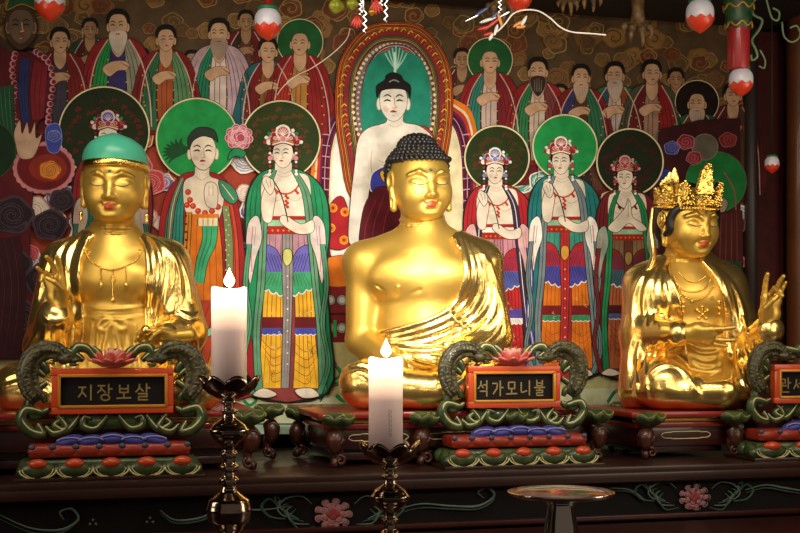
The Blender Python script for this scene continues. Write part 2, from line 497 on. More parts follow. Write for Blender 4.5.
def ridges(R, folds, r=.006, k=.012, Y0=-.06, sub=False):
    R.depthmap()
    for f in folds:
        rr = r
        if isinstance(f, tuple) and isinstance(f[0], (int, float)): rr, f = f[0], f[1]
        P = R.proj(f, Y0, keep=True)
        if len(P) < 2: continue
        P2 = [P[0]]
        for q in P[1:]:
            if np.linalg.norm(q - P2[-1]) > .09: break
            P2.append(q)
        P2 = [p + np.array([0, (.1 if not sub else -.2) * rr, 0]) for p in P2]
        for _ in range(2): P2 = [P2[0]] + [(a + 2 * b + c) / 4 for a, b, c in zip(P2, P2[1:], P2[2:])] + [P2[-1]] if len(P2) > 2 else P2
        n = len(P2)
        if n < 2: continue
        R.chain(P2, [rr * .35, rr, rr, rr, rr * .35] if n > 4 else [rr, rr], k, sub)

def beads(mb, pts, r, gap=2.1):
    pts = [Vector(p) for p in pts]; acc = 0; mb.ell(pts[0], r, nu=8, nv=6)
    for a, b in zip(pts, pts[1:]):
        L = (b - a).length; t = gap * r - acc
        while t <= L:
            mb.ell(a.lerp(b, t / L), r, nu=8, nv=6); t += gap * r
        acc = L - (t - gap * r)

def px_on(F, pts, Y0=-.08, off=-.004, n=4):
    return [Vector(p) + Vector((0, off, 0)) for p in F.proj(pts, Y0, n)]

# ------------------------------------------------------------------ centre: seated Buddha
def statue_centre():
    root = thing('buddha_statue', W(428, 404, .06), 'large gilded seated Buddha with black curled hair and bare shoulder, mid altar', 'statue')
    Y = .1; T = Field((W(325, 0, .1).x, -.30, W(0, 412, -.2).z), (W(530, 0, .1).x, .36, W(0, 215, .1).z), .0042)
    B = lambda px, py, y, r, k=.03: T.ell(W(px, py, y), r, k)
    B(424, 285, .1, (.215, .135, .20), 0); B(421, 272, .09, (.225, .125, .15), .04)
    B(396, 276, .035, (.125, .075, .088), .035); B(449, 275, .035, (.115, .075, .088), .035)
    B(423, 325, .1, (.205, .135, .16)); B(424, 370, .1, (.27, .17, .14), .05)
    for a, b in (((400, 244, .11), (362, 259, .1)), ((450, 244, .11), (482, 260, .1))):
        T.cap(W(*a), W(*b), .06, .066, .06)
    T.cap(W(424, 215, .11), W(424, 250, .11), .083, .11, .05)
    # left arm (draped)
    T.cap(W(478, 266, .1), W(490, 335, .08), .082, .08, .05); T.cap(W(490, 338, .08), W(450, 366, -.12), .072, .045, .03)
    T2d = None
    # legs
    T.cap(W(400, 380, .08), W(364, 383, -.1), .1, .086, .04); T.cap(W(455, 380, .08), W(496, 381, -.06), .1, .086, .04)
    T.cap(W(366, 386, -.12), W(450, 391, -.2), .082, .05, .03); T.cap(W(492, 386, -.1), W(420, 390, -.17), .078, .05, .03)
    T.ell(W(425, 392, -.1), (.2, .12, .045), .03)
    T.d = smax(T.d, (W(0, 405, 0).z - T.ax[2])[None, None, :].astype(np.float32), .01)
    # right arm
    A = T.clone()
    A.ell(W(365, 264, .1), (.084, .085, .085), .04)
    A.cap(W(364, 266, .1), W(361, 338, .08), .074, .062, .035); A.cap(W(361, 341, .08), W(398, 366, -.12), .062, .042, .02)
    A.ell(W(398, 287, -.035), (.007, .006, .007), .006); A.ell(W(450, 285, -.03), (.007, .006, .007), .006)
    A.chain([np.array(W(375, 283, .0)), np.array(W(388, 296, -.03)), np.array(W(404, 297, -.038)), np.array(W(420, 290, -.04))], [.004, .004], .01, sub=True)
    parts = [nets(A)]
    C = W(420.5, 183, .06); s = .122; M = Euler((math.radians(4), math.radians(-2), math.radians(19))).to_matrix()
    H, _ = make_head(C, s, M, lobe=1.0); hv = nets(H); parts.append(hv)
    # hands: one hangs over the shin, one lies in the lap
    hd, _ = make_hand(W(398, 366, -.12), (.25, -.55, -.8), (1, 0, .2), (0, .6, -.8), .16, [(8, 8, 5)] * 4, [(.05, .12, 0), (.25, .26, .02), (.42, .3, .03), (.55, .3, .04)])
    parts.append(hd)
    hd, _ = make_hand(W(456, 366, -.12), (-1, -.25, -.02), (-.1, -.6, .35), (0, -.35, 1), .19, [(6, 10, 8), (8, 12, 8), (10, 14, 10), (14, 16, 10)], [(.08, .1, .03), (.26, .2, .1), (.42, .22, .15), (.54, .2, .17)])
    parts.append(hd)
    V, Fc = join(parts); body = mesh_np('body', V, Fc, GOLD, root)
    face_paint(*hv, C, s, M, body)
    # robe
    R = robe_from(T, [[(456, 230), (460, 250), (463, 272), (458, 292), (444, 309), (420, 322), (382, 329), (372, 332), (374, 350), (352, 362), (325, 362), (325, 425), (540, 425), (540, 225)]], t=.011)
    edge = [(456, 240), (460, 255), (462, 273), (456, 292), (443, 308), (420, 321), (396, 327), (376, 331)]
    ridges(R, [(.0085, edge)], k=.006)
    ridges(R, [[(461, 238), (467, 262), (467, 285), (456, 303), (438, 316), (410, 326), (380, 334)],
               [(466, 240), (474, 262), (474, 288), (463, 307), (444, 321), (414, 332), (386, 338)],
               [(472, 243), (481, 268), (482, 292), (471, 311), (450, 326), (420, 337), (390, 342)],
               [(478, 248), (488, 275), (489, 300), (477, 318), (456, 331), (428, 342), (398, 346)],
               [(484, 254), (494, 282), (495, 306), (486, 324), (465, 337), (440, 346)],
               [(489, 262), (500, 292), (502, 318), (494, 334), (480, 345)],
               [(494, 285), (503, 315), (505, 335)], [(446, 300), (452, 318), (470, 330)], [(476, 300), (470, 322), (452, 340)],
               (.012, [(376, 345), (400, 350), (430, 351), (450, 347)]),
               [(412, 367), (408, 382), (412, 400)], [(419, 366), (418, 382), (424, 401)], [(426, 366), (428, 382), (437, 401)],
               [(433, 366), (440, 382), (452, 400)], [(404, 368), (397, 384), (396, 400)],
               [(350, 366), (366, 364), (384, 376), (394, 394)], [(345, 376), (362, 372), (378, 386), (384, 400)],
               [(498, 350), (480, 360), (466, 376), (460, 398)], [(507, 362), (490, 370), (478, 385), (474, 400)]], r=.0085, k=.014)
    V, Fc = nets(R); mesh_np('robe', V, Fc, GOLDR, root)
    # hair: snail curls
    mb = MB(); P = lambda q: Vector(C) + M @ (Vector(q) * s)
    cov = lambda q: (q.y < .1 and q.z > .8 - .1 * abs(q.x)) or (q.y >= .1 and q.z > .55 - (q.y - .1) * 2.2) 
    bumps_cap(mb, C, s, M, cov, r=.088, cen=(0, .26, .36), rad=(1.06, 1.2, 1.0), step=.15)
    bumps_cap(mb, C, s, M, lambda q: q.z > 1.18, r=.085, cen=(0, .3, 1.18), rad=(.62, .64, .42), step=.25)
    for j in range(20):
        a = -PI * j / 19; mb.ell(P((1.03 * math.cos(a), .22 + 1.12 * math.sin(a), .78)), (.088 * s,) * 3, nu=8, nv=6)
    mb.ell(P((0, .3, .42)), (.98 * s, 1.1 * s, 1.05 * s), M); mb.ell(P((0, .3, 1.18)), (.59 * s, .6 * s, .41 * s), M)
    mb.ell(P((0, .55, -.1)), (.86 * s, .72 * s, .75 * s), M)
    mb.build('curled_hair', HAIRB, root)
    return root

# ------------------------------------------------------------------ left: green-capped bodhisattva
def statue_left():
    root = thing('bodhisattva_statue', W(112, 404, .06), 'gilded seated statue with smooth green cap, gold headband and pendant necklace', 'statue')
    T = Field((W(-28, 0, .1).x, -.34, W(0, 414, -.2).z), (W(230, 0, .1).x, .36, W(0, 222, .1).z), .0044)
    B = lambda px, py, y, r, k=.03: T.ell(W(px, py, y), r, k)
    B(114, 288, .1, (.2, .125, .2), 0); B(114, 275, .09, (.21, .12, .14), .04)
    B(96, 280, .03, (.1, .07, .08), .04); B(134, 280, .03, (.1, .07, .08), .04)
    B(113, 330, .1, (.21, .135, .17)); B(112, 372, .1, (.3, .17, .14), .05)
    for a, b in (((96, 246, .11), (66, 262, .1)), ((130, 246, .11), (165, 262, .1))): T.cap(W(*a), W(*b), .062, .07, .06)
    T.cap(W(114, 215, .11), W(114, 250, .11), .085, .11, .05)
    T.cap(W(64, 266, .1), W(46, 345, .02), .082, .075, .05); T.cap(W(46, 350, .02), W(55, 318, -.15), .07, .06, .03)
    T.cap(W(167, 266, .1), W(184, 330, .06), .085, .078, .05); T.cap(W(184, 334, .06), W(166, 337, -.1), .075, .05, .03)
    T.cap(W(90, 382, .08), W(18, 388, -.08), .11, .085, .04); T.cap(W(140, 382, .08), W(196, 386, -.08), .11, .085, .04)
    T.cap(W(20, 390, -.1), W(110, 394, -.2), .08, .05, .03); T.cap(W(196, 390, -.1), W(120, 392, -.17), .08, .05, .03)
    T.ell(W(112, 394, -.1), (.26, .13, .045), .03)
    T.d = smax(T.d, (W(0, 405, 0).z - T.ax[2])[None, None, :].astype(np.float32), .01)
    A = T.clone()
    # inner garment: belly band, sash, bow, skirt pleats
    ridges(A, [(.010, [(83, 306), (100, 309), (125, 309), (146, 305)]), (.008, [(83, 316), (100, 319), (125, 319), (146, 315)]), (.006, [(86, 311), (114, 314), (144, 310)])], k=.005)
    ridges(A, [(.007, [(104, 319), (97, 326), (104, 331), (112, 323)]), (.007, [(112, 323), (121, 331), (128, 325), (116, 319)]),
               (.007, [(110, 325), (104, 345), (102, 365)]), (.007, [(115, 325), (120, 345), (121, 365)]),
               [(92, 326), (90, 350), (90, 372)], [(98, 330), (97, 352), (96, 374)], [(128, 330), (130, 352), (131, 374)], [(135, 326), (138, 350), (140, 372)],
               [(108, 330), (110, 350), (110, 372)]], r=.005)
    parts = [nets(A)]
    C = W(114.5, 183.5, .04); s = .124; M = Euler((math.radians(6), math.radians(1), math.radians(4))).to_matrix()
    H, _ = make_head(C, s, M, lobe=.8); hv = nets(H); parts.append(hv)
    # raised hand: thumb meets ring finger
    hd, _ = make_hand(W(59, 305, -.17), (-.16, -.12, 1), (.9, -.3, .1), (.15, -1, -.1), .2,
        [(6, 10, 8), (14, 20, 16), (45, 62, 30), (16, 18, 12)], [(.08, .12, .03), (.3, .24, .14), (.46, .17, .25), (.56, .04, .29)])
    parts.append(hd)
    # lap hand, palm up holding a jewel
    hd, _ = make_hand(W(170, 336, -.13), (-1, -.35, -.06), (.1, -.5, .8), (-.2, -.75, .65), .17,
        [(22, 35, 25), (26, 40, 28), (30, 45, 30), (34, 48, 30)], [(.06, .12, .03), (.26, .24, .12), (.42, .2, .24), (.5, .12, .3)])
    parts.append(hd)
    V, Fc = join(parts); body = mesh_np('body', V, Fc, GOLD, root)
    face_paint(*hv, C, s, M, body)
    # robe: two lapels and everything outside of them
    R = robe_from(T, [[(92, 232), (84, 246), (81, 262), (82, 290), (84, 330), (80, 372), (70, 420), (-30, 420), (-30, 225), (60, 225)],
                      [(136, 232), (145, 246), (148, 262), (147, 290), (146, 330), (150, 372), (160, 420), (240, 420), (240, 225), (160, 225)], [(-30, 372), (60, 374), (112, 379), (170, 374), (240, 372), (240, 420), (-30, 420)]], t=.013)
    ridges(R, [(.010, [(88, 238), (83, 250), (81, 270), (82, 300), (83, 330), (80, 368)]), (.010, [(140, 238), (146, 250), (148, 270), (147, 300), (146, 330), (149, 362)]),
               (.009, [(80, 236), (70, 248), (66, 262), (68, 290), (72, 330)]), (.008, [(148, 236), (158, 248), (160, 268), (158, 292), (152, 318)]),
               [(74, 236), (58, 250), (54, 270)], [(154, 238), (168, 252), (170, 275), (164, 305)], [(166, 246), (177, 264), (180, 290), (176, 312)],
               [(176, 252), (187, 276), (191, 300)], [(52, 252), (44, 275), (38, 300)],
               (.010, [(44, 316), (55, 322), (68, 316)]), (.008, [(180, 312), (190, 318), (198, 314)]), (.007, [(178, 318), (188, 325), (198, 321)]),
               [(46, 326), (44, 350), (30, 376)], [(54, 328), (54, 350), (48, 378)], [(64, 326), (66, 350), (64, 378)], [(38, 330), (26, 352), (12, 374)],
               [(192, 330), (196, 350), (196, 370)], [(184, 340), (182, 356), (186, 374)], [(174, 345), (168, 360), (168, 378)], [(162, 346), (156, 362), (154, 380)],
               [(6, 378), (30, 372), (52, 384)], [(2, 388), (28, 382), (50, 394)], [(200, 376), (184, 374), (168, 388)]], r=.0088, k=.014)
    V, Fc = nets(R); mesh_np('robe', V, Fc, GOLDR, root)
    # cap and band
    P = lambda q: Vector(C) + M @ (Vector(q) * s)
    mb = MB(); vs = []; n = 40; prof = [(1.04, .62), (1.055, .8), (1.0, 1.0), (.86, 1.22), (.62, 1.38), (.3, 1.46), (.02, 1.48)]
    def ring(mb, prof, cy=.2, ay=1.14):
        vs = [P((r * math.cos(a), cy + r * ay * math.sin(a), z + tilt(a))) for r, z in prof for a in [2 * PI * k / n for k in range(n)]]
        mb.add(vs, [(i * n + k, i * n + (k + 1) % n, (i + 1) * n + (k + 1) % n, (i + 1) * n + k) for i in range(len(prof) - 1) for k in range(n)])
    tilt = lambda a: -.16 * math.sin(a) - .12 * (math.sin(a) > 0) * math.sin(a)
    ring(mb, prof); mb.build('green_cap', CAPG, root)
    mb = MB(); ring(mb, [(1.0, .40), (1.07, .42), (1.10, .47), (1.10, .58), (1.07, .63), (1.0, .64)]); mb.build('headband', GOLDC, root)
    for x in (-1, 1):
        mb = MB(); mb.lathe(P((x * 1.05, -.12, -1.02)), [(.002, .012), (.007, .008), (.009, 0), (.005, -.008), (.004, -.014), (.007, -.02), (.004, -.028), (.0005, -.032)], n=12)
        mb.build('earring', GOLDC, root)
    # necklace with three pendants
    mb = MB(); n1 = px_on(A, [(86, 252), (90, 260), (100, 267), (113, 270), (126, 266), (137, 260), (141, 251)]); beads(mb, n1, .0042)
    for x, y0, y1 in ((101, 266, 285), (126, 266, 285), (113, 270, 300)):
        q = px_on(A, [(x, y0), (x, y1)]); beads(mb, q, .0038); mb.ell(q[-1], (.009, .007, .011))
    for q in px_on(A, [(88, 252), (88.5, 252.5)])[:1] + px_on(A, [(139, 252), (139.5, 252)])[:1] + px_on(A, [(113, 279), (113, 280)])[:1]:
        for k in range(6): mb.ell(q + Vector((.009 * math.cos(k * PI / 3), 0, .009 * math.sin(k * PI / 3))), .005, nu=8, nv=6)
        mb.ell(q, .006)
    mb.build('necklace', GOLDC, root)
    mb = MB(); mb.ell(W(146, 330, -.235), (.021, .021, .02)); mb.build('jewel', GOLDR, root)
    return root

# ------------------------------------------------------------------ right: crowned bodhisattva
def statue_right():
    root = thing('bodhisattva_statue', W(688, 404, .06), 'gilded seated statue wearing an openwork gold crown, head turned aside', 'statue')
    T = Field((W(608, 0, .1).x, -.34, W(0, 414, -.2).z), (W(790, 0, .1).x, .36, W(0, 246, .1).z), .0044)
    B = lambda px, py, y, r, k=.03: T.ell(W(px, py, y), r, k)
    B(686, 305, .1, (.18, .12, .18), 0); B(685, 292, .09, (.19, .115, .13), .04)
    B(670, 296, .03, (.09, .065, .075), .04); B(704, 296, .025, (.09, .065, .075), .04)
    B(686, 340, .1, (.18, .13, .15)); B(690, 372, .1, (.24, .16, .12), .05)
    for a, b in (((672, 270, .11), (645, 284, .1)), ((700, 270, .11), (724, 284, .1))): T.cap(W(*a), W(*b), .055, .062, .06)
    T.cap(W(686, 250, .11), W(686, 275, .11), .072, .1, .05)
    T.cap(W(644, 288, .1), W(640, 332, .06), .074, .066, .05); T.cap(W(640, 334, .06), W(678, 333, -.13), .06, .04, .03)
    T.cap(W(724, 288, .1), W(748, 350, .04), .074, .07, .05); T.cap(W(748, 352, .04), W(768, 330, -.1), .064, .05, .03)
    T.cap(W(670, 384, .08), W(664, 384, -.12), .1, .092, .04); T.cap(W(710, 384, .08), W(736, 386, -.06), .1, .08, .04)
    T.cap(W(668, 388, -.14), W(720, 392, -.2), .07, .05, .03); T.cap(W(736, 390, -.08), W(690, 392, -.17), .07, .05, .03)
    T.ell(W(692, 394, -.1), (.22, .13, .04), .03)
    # long sleeve hanging at the left side
    T.cap(W(642, 336, .06), W(640, 392, .0), .068, .075, .04)
    T.d = smax(T.d, (W(0, 405, 0).z - T.ax[2])[None, None, :].astype(np.float32), .01)
    A = T.clone()
    ridges(A, [(.009, [(690, 344), (700, 349), (720, 348)]), (.007, [(692, 352), (704, 358), (722, 354)]), (.007, [(694, 360), (706, 366), (724, 361)]), (.007, [(690, 368), (706, 373), (722, 369)]),
               [(720, 348), (716, 372), (718, 396)], [(728, 350), (724, 372), (728, 396)]], r=.006)
    parts = [nets(A)]
    C = W(688, 222, .04); s = .112; M = Euler((math.radians(8), math.radians(-1), math.radians(24))).to_matrix()
    H, _ = make_head(C, s, M, lobe=.9); hv = nets(H); parts.append(hv)
    hd, _ = make_hand(W(768, 324, -.12), (.12, -.05, 1), (-.9, -.35, .0), (-.1, -1, 0), .205,
        [(4, 8, 6), (44, 62, 34), (12, 14, 10), (6, 8, 6)], [(.08, .12, .03), (.3, .22, .14), (.46, .14, .24), (.56, .06, .27)])
    parts.append(hd)
    hd, _ = make_hand(W(686, 333, -.15), (1, -.28, -.14), (-.05, -.4, .8), (.1, -.3, .95), .19,
        [(6, 10, 8), (50, 60, 40), (8, 10, 8), (4, 8, 6)], [(.08, .1, .04), (.26, .16, .16), (.42, .1, .26), (.5, .04, .27)])
    parts.append(hd)
    V, Fc = join(parts); body = mesh_np('body', V, Fc, GOLD, root)
    face_paint(*hv, C, s, M, body)
    R = robe_from(T, [[(672, 255), (668, 268), (674, 285), (680, 305), (683, 322), (686, 345), (690, 375), (700, 420), (600, 420), (600, 250), (650, 248)],
                      [(702, 258), (712, 272), (720, 290), (726, 315), (726, 345), (732, 372), (738, 420), (800, 420), (800, 250), (712, 250)], [(610, 382), (650, 376), (690, 380), (740, 376), (790, 380), (790, 420), (610, 420)]], t=.012)
    ridges(R, [(.009, [(671, 262), (669, 272), (675, 288), (680, 305), (683, 318)]), (.009, [(704, 262), (713, 276), (720, 292), (726, 315), (727, 342)]),
               [(662, 268), (656, 285), (656, 305), (654, 322)], [(652, 272), (645, 290), (644, 318)], [(642, 276), (634, 295), (632, 325)], [(656, 268), (650, 286), (650, 312), (646, 326)],
               [(664, 270), (665, 290), (668, 310), (664, 324)], [(716, 268), (727, 284), (734, 304), (738, 330)], [(722, 272), (736, 292), (744, 316), (748, 338)],
               [(712, 266), (722, 282), (730, 305), (732, 335)],
               [(640, 344), (636, 368), (638, 398)], [(648, 344), (645, 368), (648, 398)], [(656, 344), (654, 362), (650, 380)], [(666, 342), (664, 355), (658, 366)], [(676, 342), (674, 358), (668, 366)],
               [(632, 340), (628, 362), (630, 390)], (.009, [(760, 338), (768, 342), (776, 338)]), [(752, 340), (756, 352), (766, 362)], [(744, 344), (748, 358), (756, 372)],
               [(738, 346), (736, 368), (748, 392)], [(684, 366), (690, 380), (700, 396)], [(733, 370), (731, 385), (736, 398)], [(742, 366), (744, 384), (756, 396)],
               [(650, 374), (660, 366), (676, 366), (690, 378)]], r=.0082, k=.014)
    V, Fc = nets(R); mesh_np('robe', V, Fc, GOLDR, root)
    P = lambda q: Vector(C) + M @ (Vector(q) * s)
    # hair under the crown
    mb = MB(); mb.ell(P((0, .3, .42)), (1.05 * s, 1.06 * s, 1.02 * s), M, nu=24, nv=16); mb.ell(P((0, .62, -.1)), (.95 * s, .72 * s, .95 * s), M, nu=24, nv=16)
    for x in (-1, 1): mb.tube([P(q) for q in cr([(x * .1, -.78, .72), (x * .5, -.7, .62), (x * .86, -.45, .45), (x * .98, -.3, .1), (x * .97, -.3, -.3), (x * .98, .1, -.5)], n=5)], [.06 * s, .12 * s, .15 * s, .17 * s, .15 * s, .1 * s])
    mb.build('black_hair', HAIRB, root)
    # ribbons falling from the crown
    mb = MB()
    for x in (-1, 1): mb = MB(); mb.tube([P(q) for q in cr([(x * 1.02, .75, .5), (x * 1.08, .7, -.3), (x * 1.08, .5, -.9), (x * 1.2, .3, -1.4), (x * 1.45, .2, -1.8)], n=5)], [.06 * s, .09 * s, .1 * s, .12 * s, .1 * s], flat=.6); mb.build('hair_ribbon', GOLDR, root)
    # crown: band, openwork plates, beads
    mb = MB(); n = 48
    def wall(r0, r1, zf, zb, th=.03):
        vs = []
        for rr, z in ((r0, 0), (r1, 1)):
            for k in range(n):
                a = 2 * PI * k / n; f = max(0, -math.sin(a)); zz = .52 if z == 0 else zb + (zf - zb) * f ** 1.5
                vs.append(P((rr * math.cos(a), .12 + rr * 1.05 * math.sin(a), zz - .1 * math.sin(a) * 0)))
        mb.add(vs, [(k, (k + 1) % n, n + (k + 1) % n, n + k) for k in range(n)])
    wall(1.06, 1.18, 1.05, .86)
    r2 = random.Random(3)
    def plaque(a, w, z0, z1, lean=.1, dense=34):
        """a leaf plate standing at angle a on the band, encrusted with scroll beads"""
        rad = 1.1; tg = Vector((-math.sin(a), 1.05 * math.cos(a), 0)); o = Vector((rad * math.cos(a), .12 + rad * 1.05 * math.sin(a), 0)); nr = Vector((math.cos(a), math.sin(a), 0))
        out = [(-.7, 0), (-1, .3), (-.75, .55), (-.6, .8), (-.3, .9), (0, 1), (.3, .9), (.6, .8), (.75, .55), (1, .3), (.7, 0)]
        f = [P(o + tg * (x * w) + nr * (lean * y * (1 - .5 * y)) + Vector((0, 0, z0 + (z1 - z0) * y))) for x, y in out]
        bk = [q + M @ nr * (-.02) for q in f]; k = len(out)
        mb.add(f + bk, [tuple(range(k)), tuple(range(k, 2 * k))[::-1]] + [(i, (i + 1) % k, k + (i + 1) % k, k + i) for i in range(k)])
        for _ in range(dense):
            y = r2.random(); x = (r2.random() * 2 - 1) * (.85 if y < .6 else 1.3 - y)
            q = P(o + tg * (x * w) + nr * (lean * y + .03) + Vector((0, 0, z0 + (z1 - z0) * y)))
            mb.ell(q, (r2.uniform(.025, .06)) * s, nu=6, nv=5)
        for x, y in out: mb.ell(P(o + tg * (x * w) + nr * (lean * y * (1 - .5 * y)) + Vector((0, 0, z0 + (z1 - z0) * y))), .05 * s, nu=6, nv=5)
    for a, w, z1 in ((-97, .32, 2.1), (-60, .26, 1.45), (-134, .26, 1.45), (-22, .26, 1.25), (-168, .26, 1.25), (15, .24, 1.15), (165, .24, 1.15)):
        plaque(math.radians(a), w, .74, z1)
    beads(mb, [P((1.09 * math.cos(a), .12 + 1.14 * math.sin(a), .5)) for a in np.linspace(0, 2 * PI, 60)], .05 * s)
    beads(mb, [P((1.12 * math.cos(a), .12 + 1.18 * math.sin(a), .66)) for a in np.linspace(0, 2 * PI, 60)], .04 * s, 3)
    for i in range(110):
        a = r2.random() * 2 * PI; z = r2.uniform(.56, .98); mb.ell(P((1.15 * math.cos(a), .12 + 1.2 * math.sin(a), z)), r2.uniform(.03, .07) * s, nu=6, nv=5)
    # wing plume and front flame
    for j, (a, l) in enumerate(((-156, 1.2), (-146, 1.45), (-164, .95), (-172, .8), (-20, .8))):
        a = math.radians(a); b = Vector((1.0 * math.cos(a), .12 + .8 * math.sin(a), 1.0)); t = b + Vector((.18 * math.cos(a), 0, l * .62))
        mb.tube([P(q) for q in cr([b, (b + t) / 2 + Vector((.06 * math.cos(a), 0, .06)), t], n=4)], [.11 * s, .18 * s, .04 * s], flat=.4)
    mb.build('crown', GOLDC, root, auto=.7)
    # necklace strings
    mb = MB()
    for f in ([(674, 277), (680, 288), (692, 292), (704, 289), (711, 279)], [(676, 284), (684, 296), (695, 300), (706, 296), (714, 286)], [(678, 272), (686, 280), (696, 282), (706, 276)]):
        mb = MB(); beads(mb, px_on(A, f), .0046); mb.build('necklace_strand', GOLDC, root)
    for grp in (((702, 314), (697, 310), (707, 310), (699, 318), (706, 318), (702, 307)), ((683, 302), (683, 307), (683, 312)), ((719, 302), (719, 308), (719, 314)), ((692, 301),), ((680, 296),), ((712, 298),)):
        mb = MB(); q = [v for x, y in grp for v in px_on(A, [(x, y), (x + .5, y)])[:1]]
        for v in q: mb.ell(v, .0075, nu=10, nv=8)
        for v in q[1:]: mb.tube([q[0], v], .003, n=6)
        if q: mb.build('chest_jewel', GOLDC, root)
    for x in (-1, 1):
        mb = MB(); mb.ell(P((x * 1.17, .0, .06)), (.05 * s, .24 * s, .3 * s), M, nu=20); mb.ell(P((x * 1.22, .0, .06)), (.04 * s, .12 * s, .16 * s), M); mb.build('ear_ornament', GOLDC, root)
    return root
# ================================================================== the great painting behind the altar
PB = 1.15
def hx(h): 
    h = h.lstrip('#'); c = [int(h[i:i + 2], 16) / 255 for i in (0, 2, 4)]
    return tuple(((x + .055) / 1.055) ** 2.4 if x > .04 else x / 12.92 for x in c)
PAL = dict(skin='#e9dccb', skind='#c9a98c', ink='#241a18', black='#14100f', red='#a8231c', dred='#6b1418', crim='#c02a2a', green='#1f8a54', bgreen='#1fa04f', dgreen='#163a1c',
           olive='#2c3a14', teal='#2f8f80', dteal='#1b5a55', yellow='#e8b52c', orange='#e07a1e', dorange='#b8520f', blue='#4a4fb0', dblue='#242c6c', purple='#7a5fa8', white='#f2eee6',
           cream='#e6d9b0', pink='#d98a98', hpink='#c9506e', tan='#9a7444', brown='#5a3420', dbrown='#2c1812', grey='#8d8f8a', pgreen='#8fc7a4', gold='#c9962f', maroon='#5c1a20', lgrey='#c9c7c4')
def C_(c): return hx(PAL.get(c, c))
class Paint:
    def __init__(s, base=.0, eps=.00004): s.v = []; s.f = []; s.c = []; s.L = base + (.013 if base else 0) + (.014 if base >= .006 else 0); s.eps = eps
    def _add(s, pts, tris, col):
        n = len(s.v); b = PB - s.L; s.v += [tuple(WA(p[0], p[1], b)) for p in pts]; s.f += [tuple(i + n for i in t) for t in tris]; s.c += [col] * len(tris)
    def poly(s, col, pts, sm=True, ol=None, ow=.7, n=4):
        q = cr(pts, True, n) if sm else [np.array(p, float) for p in pts]
        s.L += s.eps
        s._add(q, tessellate_polygon([[Vector((p[0], p[1], 0)) for p in q]]), C_(col))
        if ol: s.line(ol, list(q) + [q[0]], ow, sm=False)
        return s
    def line(s, col, pts, w=.8, sm=True, taper=False, n=5, step=True):
        q = cr(pts, False, n) if sm else [np.array(p, float) for p in pts]
        if step: s.L += s.eps
        m = len(q); out = []
        for i, p in enumerate(q):
            t = q[min(i + 1, m - 1)] - q[max(i - 1, 0)]
            l = math.hypot(*t) + 1e-9; k = w / 2 * (math.sin(PI * (.1 + .85 * i / (m - 1))) if taper else 1)
            out += [(p[0] - t[1] / l * k, p[1] + t[0] / l * k), (p[0] + t[1] / l * k, p[1] - t[0] / l * k)]
        s._add(out, [(2 * i, 2 * i + 1, 2 * i + 3, 2 * i + 2) for i in range(m - 1)], C_(col)); return s
    def disc(s, col, cx, cy, rx, ry=None, ol=None, ow=.8, n=28):
        ry = rx if ry is None else ry
        s.L += s.eps
        q = [(cx + rx * math.cos(2 * PI * i / n), cy + ry * math.sin(2 * PI * i / n)) for i in range(n)]
        s._add(q, [tuple(range(n))], C_(col))
        if ol: s.line(ol, q + [q[0]], ow, sm=False)
        return s
    def dots(s, col, pts, r):
        s.L += s.eps
        for x, y in pts: s._add([(x + r * math.cos(a), y + r * math.sin(a)) for a in np.arange(6) * PI / 3], [tuple(range(6))], C_(col))
    def strip(s, col, A, B, folds=(), fc='ink', fw=.6, ol='ink', ow=.7):
        """cloth between a left and a right edge, with fold lines running along it"""
        a = cr(A, False, 5); b = cr(B, False, 5); m = min(len(a), len(b))
        a = [a[int(i * (len(a) - 1) / (m - 1))] for i in range(m)]; b = [b[int(i * (len(b) - 1) / (m - 1))] for i in range(m)]
        s.L += s.eps; s._add(a + b, [(i, i + 1, m + i + 1, m + i) for i in range(m - 1)], C_(col))
        for t in folds: s.line(fc, [a[i] * (1 - t) + b[i] * t for i in range(m)], fw, sm=False, taper=True)
        if ol: s.line(ol, list(a), ow, sm=False); s.line(ol, list(b), ow, sm=False, step=False)
        return s
    def swirl(s, cx, cy, r, cols, turns=2.2):
        """a painted cloud curl: puff with a scalloped rim and a spiral line"""
        c0, c1 = cols[0], cols[1]; ph = (cx * 7.3 + cy * 3.1) % 6.28; d = 1 if int(cx + cy) % 2 else -1
        q = [(cx + r * (1 + .07 * math.cos(5 * t + ph)) * math.cos(t), cy + r * .86 * (1 + .07 * math.cos(5 * t + ph)) * math.sin(t)) for t in [2 * PI * i / 20 for i in range(20)]]
        s.poly(c1, q, sm=False); s.poly(c0, [(cx + (x - cx) * .88, cy + (y - cy) * .88) for x, y in q], sm=False)
        for k, (w, c) in enumerate(((r * .16, c1), (r * .07, cols[2] if len(cols) > 2 else c1))):
            s.line(c, [(cx + r * .78 * (1 - i / 26) * math.cos(ph + d * turns * 2 * PI * i / 26 + .25 * k), cy + r * .68 * (1 - i / 26) * math.sin(ph + d * turns * 2 * PI * i / 26 + .25 * k)) for i in range(25)], w, sm=False)
        return s
    def scallop(s, col, x0, x1, y, h, n, ec='white', sag=2, ew=.9):
        pts = []
        for i in range(n * 4 + 1):
            t = i / (n * 4); pts.append((x0 + (x1 - x0) * t, y + h + sag * math.sin(PI * t) + h * .22 * abs(math.sin(PI * t * n))))
        s.poly(col, [(x0, y)] + pts + [(x1, y)], sm=False); s.line(ec, pts, ew, sm=False)
        for i in range(1, n * 2): 
            t = i / (n * 2); s.line('ink', [(x0 + (x1 - x0) * (.15 + .7 * t), y + 1), (x0 + (x1 - x0) * t, y + h)], .35, sm=False, step=(i == 1))
